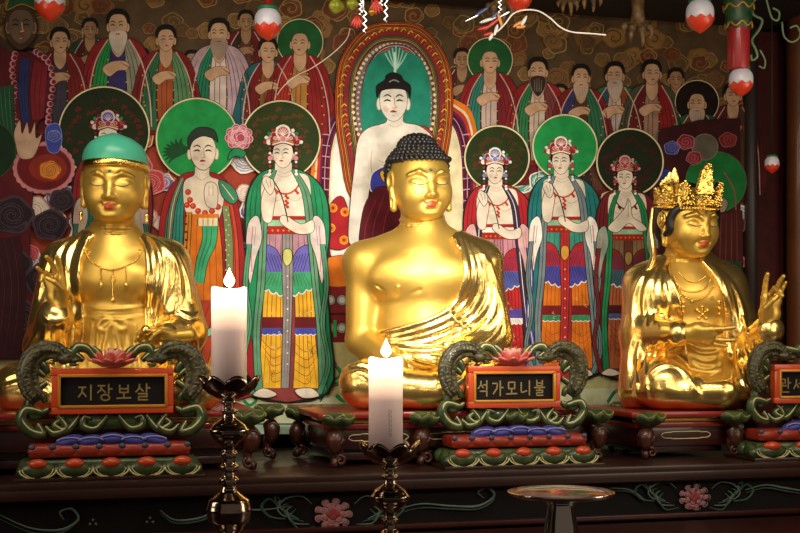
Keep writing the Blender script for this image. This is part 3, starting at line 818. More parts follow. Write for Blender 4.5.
    def build(s, name, parent):
        me = bpy.data.meshes.new(name); me.from_pydata(s.v, [], s.f); me.update()
        at = me.color_attributes.new('Col', 'FLOAT_COLOR', 'CORNER'); arr = []
        for p, c in zip(me.polygons, s.c): arr += [*c, 1] * p.loop_total
        at.data.foreach_set('color', arr); me.materials.append(PAINTM)
        # every face looks out of the wall
        bm = bmesh.new(); bm.from_mesh(me); nrm = Vector((UY, -UX, 0))
        for f in bm.faces:
            if f.normal.dot(nrm) < 0: f.normal_flip()
        bm.to_mesh(me); bm.free()
        return link(bpy.data.objects.new(name, me), parent)
PAINTM = mat('painted_silk', (1, 1, 1), rough=.75, vcol=True, noise=.28, nscale=16, spec=.25)

def face(p, x, y, k, skin='skin', dx=0., hair=None, beard=None, brow='ink', lip='red'):
    """x,y centre; k half width; dx sideways look"""
    X = lambda a: x + k * (a + dx * .25); F = lambda *q: [(X(a), y + k * b) for a, b in q]
    for sd in (-1, 1): p.disc(skin, x + sd * k * 1.0, y + .15 * k, k * .16, k * .42, ol='skind', ow=.4, n=12)
    p.poly(skin, [(x + k * a, y + k * b) for a, b in ((-.92, -.5), (-.6, -1.1), (0, -1.25), (.6, -1.1), (.92, -.5), (.93, .2), (.68, .85), (.25, 1.28), (-.25, 1.28), (-.68, .85), (-.93, .2))], ol='brown', ow=.45)
    if skin in ('skin', '#e9e2d8'): p.poly('#e3c6b2', F((-.62, .25), (-.3, .45), (-.5, .7), (-.72, .5)))
    for sd in (-1, 1):
        p.line(brow, F((sd * .14, -.32), (sd * .4, -.5), (sd * .72, -.36)), .1 * k, taper=True)
        p.line('ink', F((sd * .18, -.05), (sd * .42, -.14), (sd * .7, -.04)), .12 * k, taper=True)
    p.line('skind', F((.06, -.3), (.1, .2), (.2, .38), (-.06, .42)), .08 * k)
    p.line(lip, F((-.22, .68), (0, .64), (.22, .68)), .16 * k, taper=True)
    p.line('skind', F((-.12, .95), (.12, .95)), .06 * k)

def crown(p, x, y, k, a='red', b='pink', c='white', jewel='blue'):
    F = lambda *q: [(x + k * u, y + k * v) for u, v in q]
    p.poly('black', F((-1.05, .1), (-1.15, -.7), (-.8, -1.4), (0, -1.75), (.8, -1.4), (1.15, -.7), (1.05, .1), (.8, -.75), (0, -1.0), (-.8, -.75)))
    for i in range(9):
        t = PI * (i + .5) / 9; p.disc((a, b, c)[i % 3], x + 1.35 * k * math.cos(t), y - k * .95 - 1.1 * k * math.sin(t), .3 * k, ol=(c, a, a)[i % 3], ow=.4, n=10)
    for i in range(11):
        t = PI * (i + .5) / 11; p.disc((c, a, 'green')[i % 3], x + 1.75 * k * math.cos(t), y - k * .9 - 1.6 * k * math.sin(t), .18 * k, n=8)
    p.poly(a, F((-1.0, -.75), (-1.2, -1.3), (-.9, -1.8), (-.4, -2.2), (0, -2.4), (.4, -2.2), (.9, -1.8), (1.2, -1.3), (1.0, -.75), (0, -1.02)), ol='ink', ow=.5)
    p.line(c, F((-1.0, -.9), (0, -1.15), (1.0, -.9)), .14 * k); p.line('gold', F((-1.0, -1.1), (0, -1.35), (1.0, -1.1)), .12 * k)
    for u in (-.75, -.38, .38, .75): p.disc(b, x + k * u, y - 1.5 * k, .17 * k, ol=c, ow=.4, n=8)
    p.disc(c, x, y - 2.1 * k, .72 * k, .72 * k, n=16); p.disc(jewel, x, y - 2.05 * k, .55 * k, n=16)
    for i in range(7):
        t = PI * (i + .5) / 7; p.line(c, [(x, y - 1.75 * k), (x + .52 * k * math.cos(t), y - 1.95 * k - .52 * k * math.sin(t))], .07 * k, sm=False)
    p.disc(b, x, y - 1.45 * k, .3 * k, ol=c, ow=.4, n=10)
    for sd in (-1, 1):
        for j in range(6): p.disc((a, c)[j % 2], x + sd * k * 1.25, y + k * (-.5 + .42 * j), .13 * k, n=8)
        p.disc(b, x + sd * k * 1.22, y + k * .4, .26 * k, ol='ink', ow=.4, n=10); p.disc('white', x + sd * k * 1.28, y + k * 1.9, .17 * k, n=8)

def halo(p, x, y, r, col, ring='cream', flowers=None):
    p.disc('ink', x, y, r + 1.4, n=48); p.disc(ring, x, y, r + .9, n=48); p.disc(col, x, y, r - .6, n=48)
    if flowers:
        rr = random.Random(int(x))
        for i in range(34):
            t = 2 * PI * i / 34; q = r * rr.uniform(.5, .82); cx, cy = x + q * math.cos(t), y + q * math.sin(t)
            p.dots(flowers, [(cx, cy), (cx + 2.2, cy + 1), (cx - 1, cy + 2.2)], rr.uniform(1, 1.9))

def standing(parent, x, y, k, pal, halo_=None, h=240, feet=True, dx=0., crownc=None, hand='up', base=.004):
    """a robed, crowned attendant. x,y face centre; k = scale"""
    p = Paint(base); q = pal.get
    F = lambda *z: [(x + k * a, y + k * b) for a, b in z]
    if halo_: halo(p, x + halo_[0], y + halo_[1], halo_[2], halo_[3], flowers=halo_[4])
    B = h
    # outer robe
    p.poly('ink', F((-11, 14), (-27, 22), (-37, 42), (-39, 75), (-36, 120), (-42, 170), (-34, B), (46, B), (48, 170), (44, 120), (48, 78), (45, 44), (32, 24), (12, 14)))
    p.poly(q('robe'), F((-11, 15), (-26, 23), (-35, 43), (-37, 75), (-34, 120), (-40, 170), (-32, B - 2), (44, B - 2), (46, 170), (42, 120), (46, 78), (43, 44), (31, 25), (12, 15)))
    for a in ((-30, 34, -33, 60, -30, 100), (-25, 28, -28, 60, -27, 96), (36, 34, 40, 60, 37, 100), (30, 30, 34, 60, 32, 100), (-34, 130, -38, 170, -31, B - 6), (40, 130, 43, 170, 39, B - 6)):
        p.line(q('rline', 'ink'), F((a[0], a[1]), (a[2], a[3]), (a[4], a[5])), .7 * k + .2, taper=True)
    # inner skirt, trousers
    p.poly(q('under'), F((-20, 90), (-24, 140), (-26, B - 4), (34, B - 4), (32, 140), (28, 90)))
    p.strip(q('trous'), F((-18, 118), (-20, 150), (-22, 190), (-26, B - 6)), F((5, 118), (2, 150), (3, 190), (4, B - 6)), (.2, .4, .6, .8), q('tline', 'dorange'), .9 * k)
    p.strip(q('trous'), F((10, 118), (12, 150), (12, 190), (10, B - 6)), F((30, 118), (32, 150), (33, 190), (40, B - 6)), (.2, .4, .6, .8), q('tline', 'dorange'), .9 * k)
    for sd, a, b in ((0, -21, 3), (1, 12, 33)):
        p.poly(q('cuff'), F((a, 163), (b, 163), (b, 176), (a, 176)), sm=False); p.scallop(q('cuff2'), x + k * a, x + k * b, y + k * 174, 6 * k, 4, sag=0, ew=.8)
    for j in range(5): p.line(q('tline', 'dorange'), F((-24 + j * 3, 182 + 9 * j), (-10, 196 + 8 * j), (4, 188 + 9 * j)), .8 * k, taper=True); p.line(q('tline', 'dorange'), F((11, 188 + 9 * j), (24, 198 + 8 * j), (38 - j * 2, 184 + 9 * j)), .8 * k, taper=True)
    # apron layers
    p.strip(q('apron'), F((-18, 78), (-20, 100), (-22, 116)), F((26, 78), (28, 100), (31, 116)), (.12, .25, .37, .5, .62, .75, .88), 'ink', .5)
    p.poly(q('apron2'), F((-20, 92), (-6, 96), (4, 118), (14, 96), (29, 92), (31, 116), (14, 126), (4, 130), (-8, 126), (-23, 116)), ol='ink')
    for j in range(5): p.line('dblue', F((-18 + 3 * j, 98 + j), (-12 + 3 * j, 118)), .6 * k); p.line('dblue', F((26 - 3 * j, 98 + j), (20 - 3 * j, 118)), .6 * k)
    p.scallop(q('frill'), x - 22 * k, x + 31 * k, y + 118 * k, 14 * k, 7, sag=8 * k, ew=1.3 * k)
    p.strip(q('sash'), F((0, 66), (-1, 110), (0, 160), (-2, B - 6)), F((9, 66), (10, 110), (9, 160), (6, B - 6)), (.35, .7), 'maroon', .6)
    p.poly(q('gem', 'yellow'), F((1, 96), (8, 96), (9, 106), (4, 112), (0, 106)), ol='ink')
    for j in range(9): p.dots(q('dot', 'white'), F((4.5, 122 + 11 * j)), .8 * k)
    rq = random.Random(int(x))
    for _ in range(26):
        a, b_ = rq.uniform(-20, 30), rq.uniform(150, B - 12)
        if -3 < a < 11: continue
        p.dots(rq.choice(('#f0d890', q('rline', 'ink'), 'cream')), F((a, b_), (a + 1.6, b_ + .6), (a + .8, b_ - 1.4)), .55 * k)
    # chest and arms
    p.poly('skin', F((-7, 8), (-9, 18), (-20, 22), (-22, 44), (-17, 66), (4, 72), (24, 66), (28, 44), (25, 22), (10, 18), (8, 8)), ol='brown', ow=.5)
    for a in ((-5, 17, 1, 19.5, 8, 17), (-6, 20, 1, 23, 9, 20)): p.line('skind', F((a[0], a[1]), (a[2], a[3]), (a[4], a[5])), .5)
    p.line('skind', F((-14, 42), (-6, 47), (2, 43), (12, 47), (20, 42)), .6)
    p.line(q('neck', 'red'), F((-15, 24), (-7, 36), (3, 40), (13, 35), (19, 24)), 1.7 * k); 
    for a, b in ((-15, 28), (-8, 37), (3, 42), (13, 37), (19, 27), (3, 47), (3, 51)): p.dots(q('neck', 'red'), F((a, b), (a + 1.6, b + 2)), 1.7 * k)
    for a, b in ((-11, 33), (-3, 40), (9, 39), (17, 31)): p.dots('gold', F((a, b)), 1. * k)
    p.strip(q('belt', 'red'), F((-19, 62), (-20, 80)), F((25, 62), (27, 80)), (), ol='ink'); p.strip(q('belt2', 'pgreen'), F((-19, 66), (-20, 72)), F((25, 66), (26, 72)), (), ol=None)
    for j in range(8): p.dots('gold', F((-16 + 5.5 * j, 76.5)), 1.1 * k)
    # lapels with borders
    p.strip(q('lapel'), F((-10, 16), (-20, 40), (-23, 80), (-26, 130), (-30, 180), (-28, B - 4)), F((-6, 16), (-14, 42), (-16, 80), (-18, 130), (-23, 180), (-20, B - 4)), (.5,), q('lline', 'red'), .9 * k)
    p.strip(q('lapel'), F((8, 16), (19, 40), (24, 80), (29, 130), (34, 180), (36, B - 4)), F((13, 16), (27, 40), (32, 80), (36, 130), (41, 180), (44, B - 4)), (.5,), q('lline', 'red'), .9 * k)
    # sleeves and hands
    for sd in (-1, 1):
        G = lambda *z: [(x + k * (3 + sd * a), y + k * b) for a, b in z]
        p.poly(q('sleeve', 'lgrey'), G((28, 62), (38, 70), (40, 100), (36, 130), (30, 104), (24, 84)), ol='ink'); p.line('pink', G((33, 72), (35, 98), (34, 118)), 1.3 * k); p.line('grey', G((30, 72), (32, 92)), .6)
        p.strip(q('scarf'), G((34, 90), (38, 130), (34, 170), (40, 210), (30, B)), G((39, 90), (43, 130), (39, 170), (45, 210), (36, B)), (.5,), q('lline', 'red'), .7)
    if hand == 'up':
        p.poly('skin', F((-20, 66), (-22, 48), (-18, 34), (-11, 32), (-7, 40), (-9, 54), (-12, 68)), ol='brown', ow=.6)
        p.poly('skin', F((-17, 36), (-21, 28), (-18, 22), (-13, 24), (-9, 27), (-9, 36), (-13, 41)), ol='brown', ow=.6); p.line('brown', F((-17, 26), (-14, 34)), .4); p.line('brown', F((-13, 25), (-12, 33)), .4)
        p.poly('skin', F((30, 66), (18, 70), (4, 62), (-2, 62), (-3, 68), (4, 74), (16, 80), (30, 78)), ol='brown', ow=.6)
        p.line(q('stem', 'dgreen'), F((-10, 26), (-2, 40), (3, 58), (5, 68)), 1.2 * k)
    else:
        p.poly('skin', F((-22, 64), (-12, 52), (0, 38), (4, 26), (8, 38), (10, 50), (22, 58), (28, 66), (18, 68), (5, 58), (-10, 70)), ol='brown', ow=.6)
        p.line('brown', F((4, 28), (4, 50)), .5)
    face(p, x, y, 10.5 * k, dx=dx)
    crown(p, x, y, 10.5 * k, *(crownc or ('red', 'pink', 'white', 'blue')))
    # ruffled lower hem and feet
    if feet:
        p.poly('skin', F((-20, B - 6), (-30, B + 1), (-16, B + 4), (-6, B)), ol='brown'); p.poly('skin', F((12, B - 4), (20, B + 4), (36, B + 2), (28, B - 6)), ol='brown')
    return p.build('painted_attendant', parent)

def arhat(parent, x, y, k, pal, beard=None, dx=0, wide=1., base=.003, hood=None, skin='#c9a283', B=95):
    """an elder of the upper row: head, beard, cloak with folds"""
    p = Paint(base); F = lambda *z: [(x + k * a * wide, y + k * b) for a, b in z]; c1, c2, c3, c4 = pal
    if hood: p.disc(hood, x, y - 2 * k, 23 * k, ol='cream' if hood != 'black' else 'dbrown', ow=.8)
    p.poly(c1, F((-8, 10), (-22, 18), (-31, 42), (-34, B), (34, B), (31, 42), (22, 18), (8, 10)), ol='ink')
    p.strip(c2, F((-10, 12), (-18, 30), (-24, 60), (-24, B)), F((-3, 14), (-8, 34), (-10, 60), (-8, B)), (.25, .5, .75), 'ink', .6)
    p.strip(c3, F((3, 14), (6, 34), (8, 60), (6, B)), F((10, 12), (20, 30), (26, 60), (28, B)), (.25, .5, .75), 'ink', .6)
    p.strip(c4, F((-5, 14), (-8, 34), (-9, 60), (-7, B)), F((5, 14), (7, 34), (7, 60), (6, B)), (.3, .6), 'maroon', .7)
    for j in range(6): p.dots('gold', F((-9, 30 + 10 * j), (7.5, 30 + 10 * j)), .8 * k)
    for a in ((-26, 34, -29, 60, -28, B - 5), (27, 34, 30, 60, 29, B - 5), (-20, 24, -27, 40, -30, 56), (20, 24, 27, 40, 31, 56)): p.line('ink', F(a[0:2], a[2:4], a[4:6]), .6, taper=True)
    p.dots('gold', F(*[(sx * (22 + 2 * (j % 2)), 44 + 9 * j) for j in range(5) for sx in (-1, 1)]), .9 * k)
    p.line('#caa7a0', F((-9, 12), (-20, 32), (-26, 62), (-26, B)), 1.1 * k); p.line('#caa7a0', F((10, 12), (21, 32), (28, 62), (30, B)), 1.1 * k)
    p.poly(skin, F((-5, 6), (-6, 20), (0, 28), (6, 20), (5, 6)), ol='brown', ow=.4)
    p.poly(skin, F((-14, 38), (-6, 32), (4, 31), (10, 34), (8, 39), (0, 40), (-8, 45)), ol='brown', ow=.5)
    for j in range(3): p.line('brown', F((2 + j * 2.6, 32 + j), (7 + j * 1.5, 36 + j)), .4)
    if hood is None: p.poly('black', F((-9.5, 0), (-10, -9), (-5, -15), (5, -15), (10, -9), (9.5, 0), (0, -8)))
    face(p, x, y, 8.6 * k, skin=skin, dx=dx)
    if beard:
        p.poly(beard, F((-7, 5.5), (0, 3.6), (7, 5.5), (8, 12), (5, 20), (0, 25), (-5, 20), (-8, 12)), ol='grey', ow=.4)
        for a in (-4, -2, 0, 2, 4): p.line('grey', F((a, 8), (a * .8, 20)), .35)
        p.line('red', F((-2, 7.2), (2, 7.2)), 1.1 * k)
    return p.build('painted_elder', parent)

def painting():
    c = WA(380, 230, PB); root = thing('altar_painting', WA(370, 428, PB), 'huge colourful painting of haloed figures in robes, on the wall behind the statues', 'painting')
    # canvas
    mb = MB(); x0, x1 = -60, 744; y0, y1 = -70, 434
    z0, z1 = lz(372, y1, PB), lz(372, y0, PB); a0, a1 = la(x0, PB), la(x1, PB)
    f = [L2W(a, PB + .001, z) for a, z in ((a0, z0), (a1, z0), (a1, z1), (a0, z1))]; bk = [L2W(a, PB + .04, z) for a, z in ((a0, z0), (a1, z0), (a1, z1), (a0, z1))]
    mb.add(f + bk, [(0, 1, 2, 3), (7, 6, 5, 4), (0, 4, 5, 1), (1, 5, 6, 2), (2, 6, 7, 3), (3, 7, 4, 0)])
    mb.build('canvas', mat('canvas_ground', hx('#4a2c1c'), rough=.8, noise=.4, nscale=6), root, smooth=False)
    # frame posts
    for x, nm in ((748.5, 'r'),):
        mb = MB(); mb.box(((a1 + .012), PB - .03, (z0 + z1) / 2), (.035, .09, z1 - z0)); o = mb.build('frame_post', mat('frame_dark', hx('#3a3232'), rough=.5), None); 
        o.data.transform(Matrix.Translation((OX, OY, 0)) @ Matrix.Rotation(ALPHA, 4, 'Z')); o.parent = root; o.matrix_parent_inverse = Matrix.Translation(root.location).inverted()
    rr = random.Random(11)
    # ---------- ground layers: sky clouds, swirls, ground
    p = Paint(0, .000008)
    p.poly('#5a4630', [(-60, -60), (744, -60), (744, 140), (-60, 140)], sm=False)
    p.poly('#a5412e', [(-60, 100), (744, 100), (744, 400), (-60, 400)], sm=False)
    for i in range(330):   # mottled clouds of the upper part
        x, y = rr.uniform(-40, 740), rr.uniform(-30, 120); r = rr.uniform(6, 13)
        p.swirl(x, y, r, [rr.choice(['#6e5233', '#7a5c38', '#6e3c24', '#8e6c3c', '#5e4a2c']), rr.choice(['#a8844e', '#8a5a34', '#94744a']), '#4a3220'], 1.3)
    for i in range(210):
        x, y = rr.uniform(-30, 742), rr.uniform(112, 380); r = rr.uniform(8, 19)
        pal = rr.choice([['#7e6aa0', 'white', '#8d7cb8', 'white', '#6d5a9c'], ['#e3d6c4', '#c98a8a', 'white', '#b9646c'], ['#d9622a', '#e9c79a', '#c2381e', 'cream'], ['#4f9a86', 'white', '#6cb09a', 'white'],
                         ['#c5434a', 'pink', '#a62a30', 'pink'], ['#b5aec2', 'white', '#8f86a8', 'white', 'grey'], ['#e08a3a', 'cream', '#d0682a']])
        p.swirl(x, y, r, pal)
    # pale ground with dark painted creepers
    p.poly('#b9b47c', [(-60, 355), (60, 362), (200, 372), (330, 340), (350, 322), (420, 330), (520, 318), (640, 330), (736, 345), (743, 348), (743, 350), (743, 434), (-60, 434)], sm=False)
    p.poly('#c9cda8', [(-60, 398), (200, 392), (420, 398), (600, 388), (743, 392), (743, 434), (-60, 434)], sm=False)
    p.poly('#a9c2b0', [(-60, 425), (744, 425), (744, 434), (-60, 434)], sm=False); p.line('dteal', [(-60, 424), (744, 424)], 1.6, sm=False)
    for cx, cy, s_ in ((338, 392, 1), (330, 372, .8), (640, 384, 1), (622, 396, .8), (352, 382, .7), (612, 372, .6), (655, 398, .9), (245, 398, .8), (425, 396, .8), (523, 392, .7)):
        p.line('green', [(cx - 18 * s_, cy + 8 * s_), (cx - 8 * s_, cy - 6 * s_), (cx + 6 * s_, cy - 8 * s_), (cx + 14 * s_, cy + 2 * s_), (cx + 6 * s_, cy + 9 * s_), (cx - 2 * s_, cy + 3 * s_)], 4 * s_)
        p.line('dgreen', [(cx - 18 * s_, cy + 10 * s_), (cx - 8 * s_, cy - 4 * s_), (cx + 6 * s_, cy - 6 * s_), (cx + 12 * s_, cy + 2 * s_)], 1 * s_)
        for t in range(5): p.disc('pink' if t % 2 else 'hpink', cx + 7 * s_ * math.cos(t * 1.26), cy - 10 * s_ + 6 * s_ * math.sin(t * 1.26), 2.6 * s_, n=10)
    # throne patches either side of the centre
    p.poly('#7c1a24', [(322, 286), (346, 286), (350, 342), (322, 342)], sm=False, ol='ink', ow=1.4)
    p.line('ink', [(322, 314), (348, 314)], 2, sm=False)
    for cy in (300, 328): p.disc('grey', 330, cy, 5.5, ol='ink'); p.disc('lgrey', 330, cy, 3); p.disc('grey', 342, cy, 5.5, ol='ink'); p.disc('lgrey', 342, cy, 3)
    p.line('bgreen', [(335, 320), (335, 337)], 3, sm=False)
    p.poly('orange', [(318, 262), (352, 256), (352, 284), (322, 284)], ol='brown')
    p.build('painted_clouds', root)

    # ---------- central painted Buddha with mandorla
    p = Paint(.004)
    def flamearch(cx, top, w, bot, cols, wd):
        for i, cc in enumerate(cols):
            q = i * wd; p.poly(cc, [(cx - w * .62 + q * .8, bot), (cx - w * .92 + q, bot - (bot - top) * .3), (cx - w + q, top + (bot - top) * .42), (cx - w * .9 + q * .95, top + (bot - top) * .2), (cx - w * .5 + q * .6, top + 6 + q * .7), (cx, top + q), (cx + w * .5 - q * .6, top + 6 + q * .7), (cx + w * .9 - q * .95, top + (bot - top) * .2), (cx + w - q, top + (bot - top) * .42), (cx + w * .92 - q, bot - (bot - top) * .3), (cx + w * .62 - q * .8, bot)], ol='ink', ow=.7, n=6)
    # big round side arches with brick pattern
    for sx in (-1, 1):
        cx = 396 + sx * 50
        for r_, cc in ((0, 'orange'), (4, 'cream'), (6, '#c2381e'), (9, '#6a1a4a'), (11, '#3c1030'), (17, '#6a1a4a'), (19, 'cream'), (21, 'white' if sx < 0 else 'cream')):
            w, top = 34 - r_ * 1., 98 + r_ * 1.2
            p.poly(cc, [(cx - w, 255), (cx - w - 1, 170), (cx - w * .8, top + 18), (cx - w * .35, top + 3), (cx, top), (cx + w * .35, top + 3), (cx + w * .8, top + 18), (cx + w + 1, 170), (cx + w, 255)], n=5)
        for j in range(15):
            t = PI * (1.02 - j * .074) if sx < 0 else PI * (-.02 + j * .074)
            for jj in range(1): pass
        for sd in (-1, 1):
            for j in range(11):
                yy = 134 + j * 11; p.line('#c99ab0', [(cx + sd * 24, yy), (cx + sd * 16, yy + 1)], 1, sm=False)
                p.poly('#5a1020', [(cx + sd * 23, yy + 2.2), (cx + sd * 20.6, yy + 2.4), (cx + sd * 20.6, yy + 9), (cx + sd * 23, yy + 9)], sm=False); p.poly('#5a1020', [(cx + sd * 19.4, yy + 2.4), (cx + sd * 17, yy + 2.6), (cx + sd * 17, yy + 9), (cx + sd * 19.4, yy + 9)], sm=False)
                p.line('orange', [(cx + sd * 35, yy - 2), (cx + sd * 30, yy + 5)], 1.5, sm=False)
        p.line('#d98aa0', [(cx - 20, 250), (cx - 21, 165), (cx - 13, 126), (cx, 116), (cx + 13, 126), (cx + 21, 165), (cx + 20, 250)], .8)
    p.poly('#b3202a', [(330, 205), (344, 198), (352, 240), (336, 250), (322, 238)], ol='ink')
    for cx, cy in ((333, 208), (331, 228), (344, 240), (345, 212)): p.disc('orange', cx, cy, 4, ol='yellow'); p.disc('red', cx, cy, 1.6)
    p.poly('#b3202a', [(470, 200), (484, 205), (478, 245), (462, 240)], ol='ink')
    flamearch(394, 22, 59, 205, ['dorange', 'orange', '#c2381e', 'gold', '#b05a3a', '#8a2a2a'], 1.6)
    for i in range(70):
        t = i / 69; 
        ang = -.25 * PI + t * 1.5 * PI
        x = 394 + 54 * -math.cos(ang) * (1 if math.sin(ang) > 0 else .93); y = 102 - 74 * math.sin(ang)
        p.line('yellow' if i % 2 else 'dorange', [(x - 2.4, y + 2.5), (x + .5, y - .5), (x + 2.6, y + 1.4)], 1.1)
    flamearch(394, 36, 45, 192, ['#5e6b3e', '#8c8250', '#c2a24a', '#8a2a3a', '#7c6a6a'], 1.5)
    for i in range(46):
        ang = -.2 * PI + i / 45 * 1.4 * PI; p.disc('cream', 394 - 41 * math.cos(ang), 104 - 60 * math.sin(ang), 1.7, n=8)
        p.disc('#d8c8c0', 394 - 36.5 * math.cos(ang), 106 - 55 * math.sin(ang), 1.3, n=8)
    flamearch(396, 44, 34, 180, ['#b3405a', 'white', '#c0394a'], 1.2)
    p.poly('#1d8a74', [(372, 166), (364, 140), (361, 105), (366, 72), (376, 56), (388, 50), (396, 46), (404, 50), (417, 56), (427, 72), (431, 105), (427, 140), (420, 166)], n=6)
    # plume over head
    for a in range(-3, 4): p.line('#a9dccb', [(396, 70), (396 + a * 2.4, 60 - (3 - abs(a)) * 1.5), (396 + a * 3.6, 53 - (3 - abs(a)) * 2.5)], 1.2)
    p.line('#cfeee4', [(395, 76), (395, 52)], 2.4, sm=False); p.disc('white', 394, 75, 2.4)
    p.poly('#c32a30', [(415, 130), (424, 126), (432, 133), (436, 146), (424, 150)], ol='ink')
    # body
    p.poly('#e6dfd4', [(386, 112), (386, 122), (368, 128), (358, 140), (354, 170), (350, 205), (349, 242), (362, 242), (368, 200), (373, 178), (384, 190), (420, 190), (434, 168), (434, 140), (420, 126), (404, 122), (403, 112)], ol='brown', ow=.8, n=5)
    p.line('skind', [(372, 150), (371, 165), (373, 178)], .9); p.line('skind', [(378, 160), (390, 164), (400, 158)], .7)
    p.line('skind', [(388, 124), (395, 127), (402, 124)], .6)
    p.poly('#3a3fae', [(371, 176), (380, 168), (392, 166), (392, 186), (372, 192)], ol='white', ow=1.2); p.poly('yellow', [(380, 172), (392, 168), (392, 180), (384, 182)], ol='ink')
    p.poly('#5c1220', [(372, 192), (384, 186), (400, 190), (400, 255), (362, 255), (362, 215)], ol='ink')
    for a in ((376, 200, 366, 225, 364, 250), (384, 196, 374, 225, 372, 252), (392, 198, 384, 225, 382, 252)): p.line('#8a2a36', [a[0:2], a[2:4], a[4:6]], .8)
    face(p, 393.5, 102, 14.5, skin='#e9e2d8')
    p.poly('black', [(377, 98), (376, 86), (384, 80), (386, 75), (393, 72), (401, 75), (404, 80), (411, 86), (410, 99), (406, 91), (394, 89), (382, 91)], n=5)
    p.line('grey', [(389, 82), (394, 80), (399, 82)], 1.4)
    p.build('painted_buddha', root)

    # ---------- attendants, front row
    C = dict(robe='#1f8a5a', rline='#0d4a2c', under='#8a3b3a', trous='yellow', tline='dorange', cuff='dred', cuff2='blue', apron='#b9899a', apron2='#6a62b8', frill='#3fa06e', sash='#8d8a88', neck='#c23a20', lapel='#5b9a78', lline='maroon', scarf='#4fa07a', sleeve='#ddd0cc', gem='#cfd07a')
    standing(root, 283, 154, 1.0, C, (-2, -14, 39, '#2c3a12', '#5c3a1c'), h=240, dx=-.6, base=.006, crownc=('#a02a2a', 'pink', 'white', '#c45a5a'))
    E = dict(robe='#b3202a', rline='#6b0f18', under='#6a1a2a', trous='#c02a2a', tline='#7c1020', cuff='#5a4aa0', cuff2='white', apron='#c98a9a', apron2='#b32a34', frill='#5560b0', sash='#b07a8a', neck='#c23a20', lapel='#3a2a4a', lline='white', scarf='#6a60c0', sleeve='#e0b0b0', gem='#e8c0a0', belt2='white')
    standing(root, 495, 172, .84, E, (2, -14, 32, '#24340f', '#4a3214'), h=238, dx=.3, base=.008, crownc=('#9a2030', '#8a86c8', 'white', '#6a66b8'))
    Fp = dict(robe='#1d7a7a', rline='#0e3c44', under='#b02a2a', trous='orange', tline='dorange', cuff='#7c1a1c', cuff2='#3f9a6a', apron='#3f9a86', apron2='#b02a30', frill='#4a46a0', sash='#c23030', neck='#c23a20', lapel='#7a8a90', lline='#3a4a5a', scarf='#6f8a8a', sleeve='white', gem='#e0a040')
    standing(root, 561, 162, .88, Fp, (4, -15, 32, '#1e9a4e', None), h=240, dx=-.4, base=.010, crownc=('#a02430', '#c04a5a', 'white', '#b03040'))
    # a small round medallion held by this figure
    G = dict(robe='#6e1a22', rline='#3a0c12', under='#5a3a2a', trous='#b0603a', tline='#6a2a14', cuff='#4a1a1c', cuff2='#5a6aa0', apron='#8a6a4a', apron2='#7a2a24', frill='#3a5a6a', sash='#6a3a2a', neck='#4a1814', lapel='#1f8a54', lline='#0d4a2c', scarf='#7c1c26', sleeve='#8fa090', gem='#a08040')
    standing(root, 625, 178, .78, G, (5, -16, 33, '#1a2410', '#3a1a14'), h=250, dx=-.3, base=.012, crownc=('#7a1a24', '#b03a46', '#c9a0a0', '#a02a3a'), hand='together')
    A = dict(robe='#8a1a20', rline='#4a0c10', under='#5a2a2a', trous='gold', tline='brown', cuff='dred', cuff2='blue', apron='#7a5a4a', apron2='#7a2a24', frill='#3a5a6a', sash='#6a3a2a', neck='red', lapel='#1f6a54', lline='#0d4a2c', scarf='#3a6a5a', sleeve='#b0a090')
    standing(root, 108, 138, .95, A, (-4, -6, 45, '#1c2810', '#5a1c18'), h=260, base=.006, crownc=('#7a1a24', '#b03a46', '#d9c0c0', '#3a46b0'))

    # ---------- the shaven monk with bright green halo
    p = Paint(.008); halo(p, 197, 139, 40.5, '#1e9a4e')
    for t in range(9):
        a = PI * (.75 + .09 * t); p.line('#174f2c', [(190, 150), (182 + 12 * math.cos(a), 152 + 8 * math.sin(a)), (184 + 22 * math.cos(a), 153 + 15 * math.sin(a))], 3.2, taper=True)
    p.poly('#9c1f24', [(190, 172), (176, 180), (164, 200), (158, 240), (156, 300), (150, 390), (255, 395), (250, 330), (246, 270), (240, 215), (232, 190), (218, 174)], ol='ink', n=5)
    p.strip('#2f9080', [(178, 186), (168, 210), (164, 240), (158, 290)], [(190, 180), (184, 205), (183, 240), (180, 290)], (.2, .4, .6, .8), 'dteal', .8)
    p.strip('#c9452a', [(232, 200), (238, 240), (240, 300), (244, 380)], [(222, 200), (226, 240), (226, 300), (226, 380)], (.3, .6), 'dred', .8)
    p.poly('skin', [(196, 166), (194, 175), (184, 182), (184, 205), (192, 222), (216, 222), (224, 200), (222, 182), (210, 176), (209, 166)], ol='brown', ow=.6)
    p.line('skind', [(195, 176), (202, 180), (209, 176)], .6)
    for q in ((188, 192), (190, 200), (187, 205), (193, 206), (198, 211), (205, 213), (212, 211), (218, 207)): p.disc('#c0361e', *q, 3.2, n=8); p.disc('#e0603a', q[0] - .5, q[1] - .5, 1.5, n=8)
    p.poly('skin', [(207, 206), (204, 194), (206, 184), (212, 182), (217, 186), (218, 196), (216, 208)], ol='brown', ow=.6); p.line('brown', [(209, 186), (209, 196)], .4); p.line('brown', [(213, 185), (213, 196)], .4)
    p.strip('orange', [(192, 214), (190, 250), (190, 300), (186, 380)], [(218, 214), (222, 250), (224, 300), (228, 380)], (.2, .4, .6, .8), 'dorange', .8)
    p.strip('#d98a2a', [(186, 212), (183, 250), (180, 290), (176, 350)], [(192, 212), (190, 250), (188, 290), (184, 350)], (.5,), 'dred', 1.2)
    p.strip('#3fae78', [(202, 226), (202, 240), (196, 262), (194, 282)], [(218, 226), (216, 244), (208, 262), (204, 284)], (.3, .6), 'dteal', .8)
    p.strip('cream', [(198, 218), (198, 226)], [(218, 218), (218, 226)], (.25, .5, .75), 'red', .8)
    for j in range(16):
        p.dots('dred', [(186, 216 + 8 * j)], 1.3)
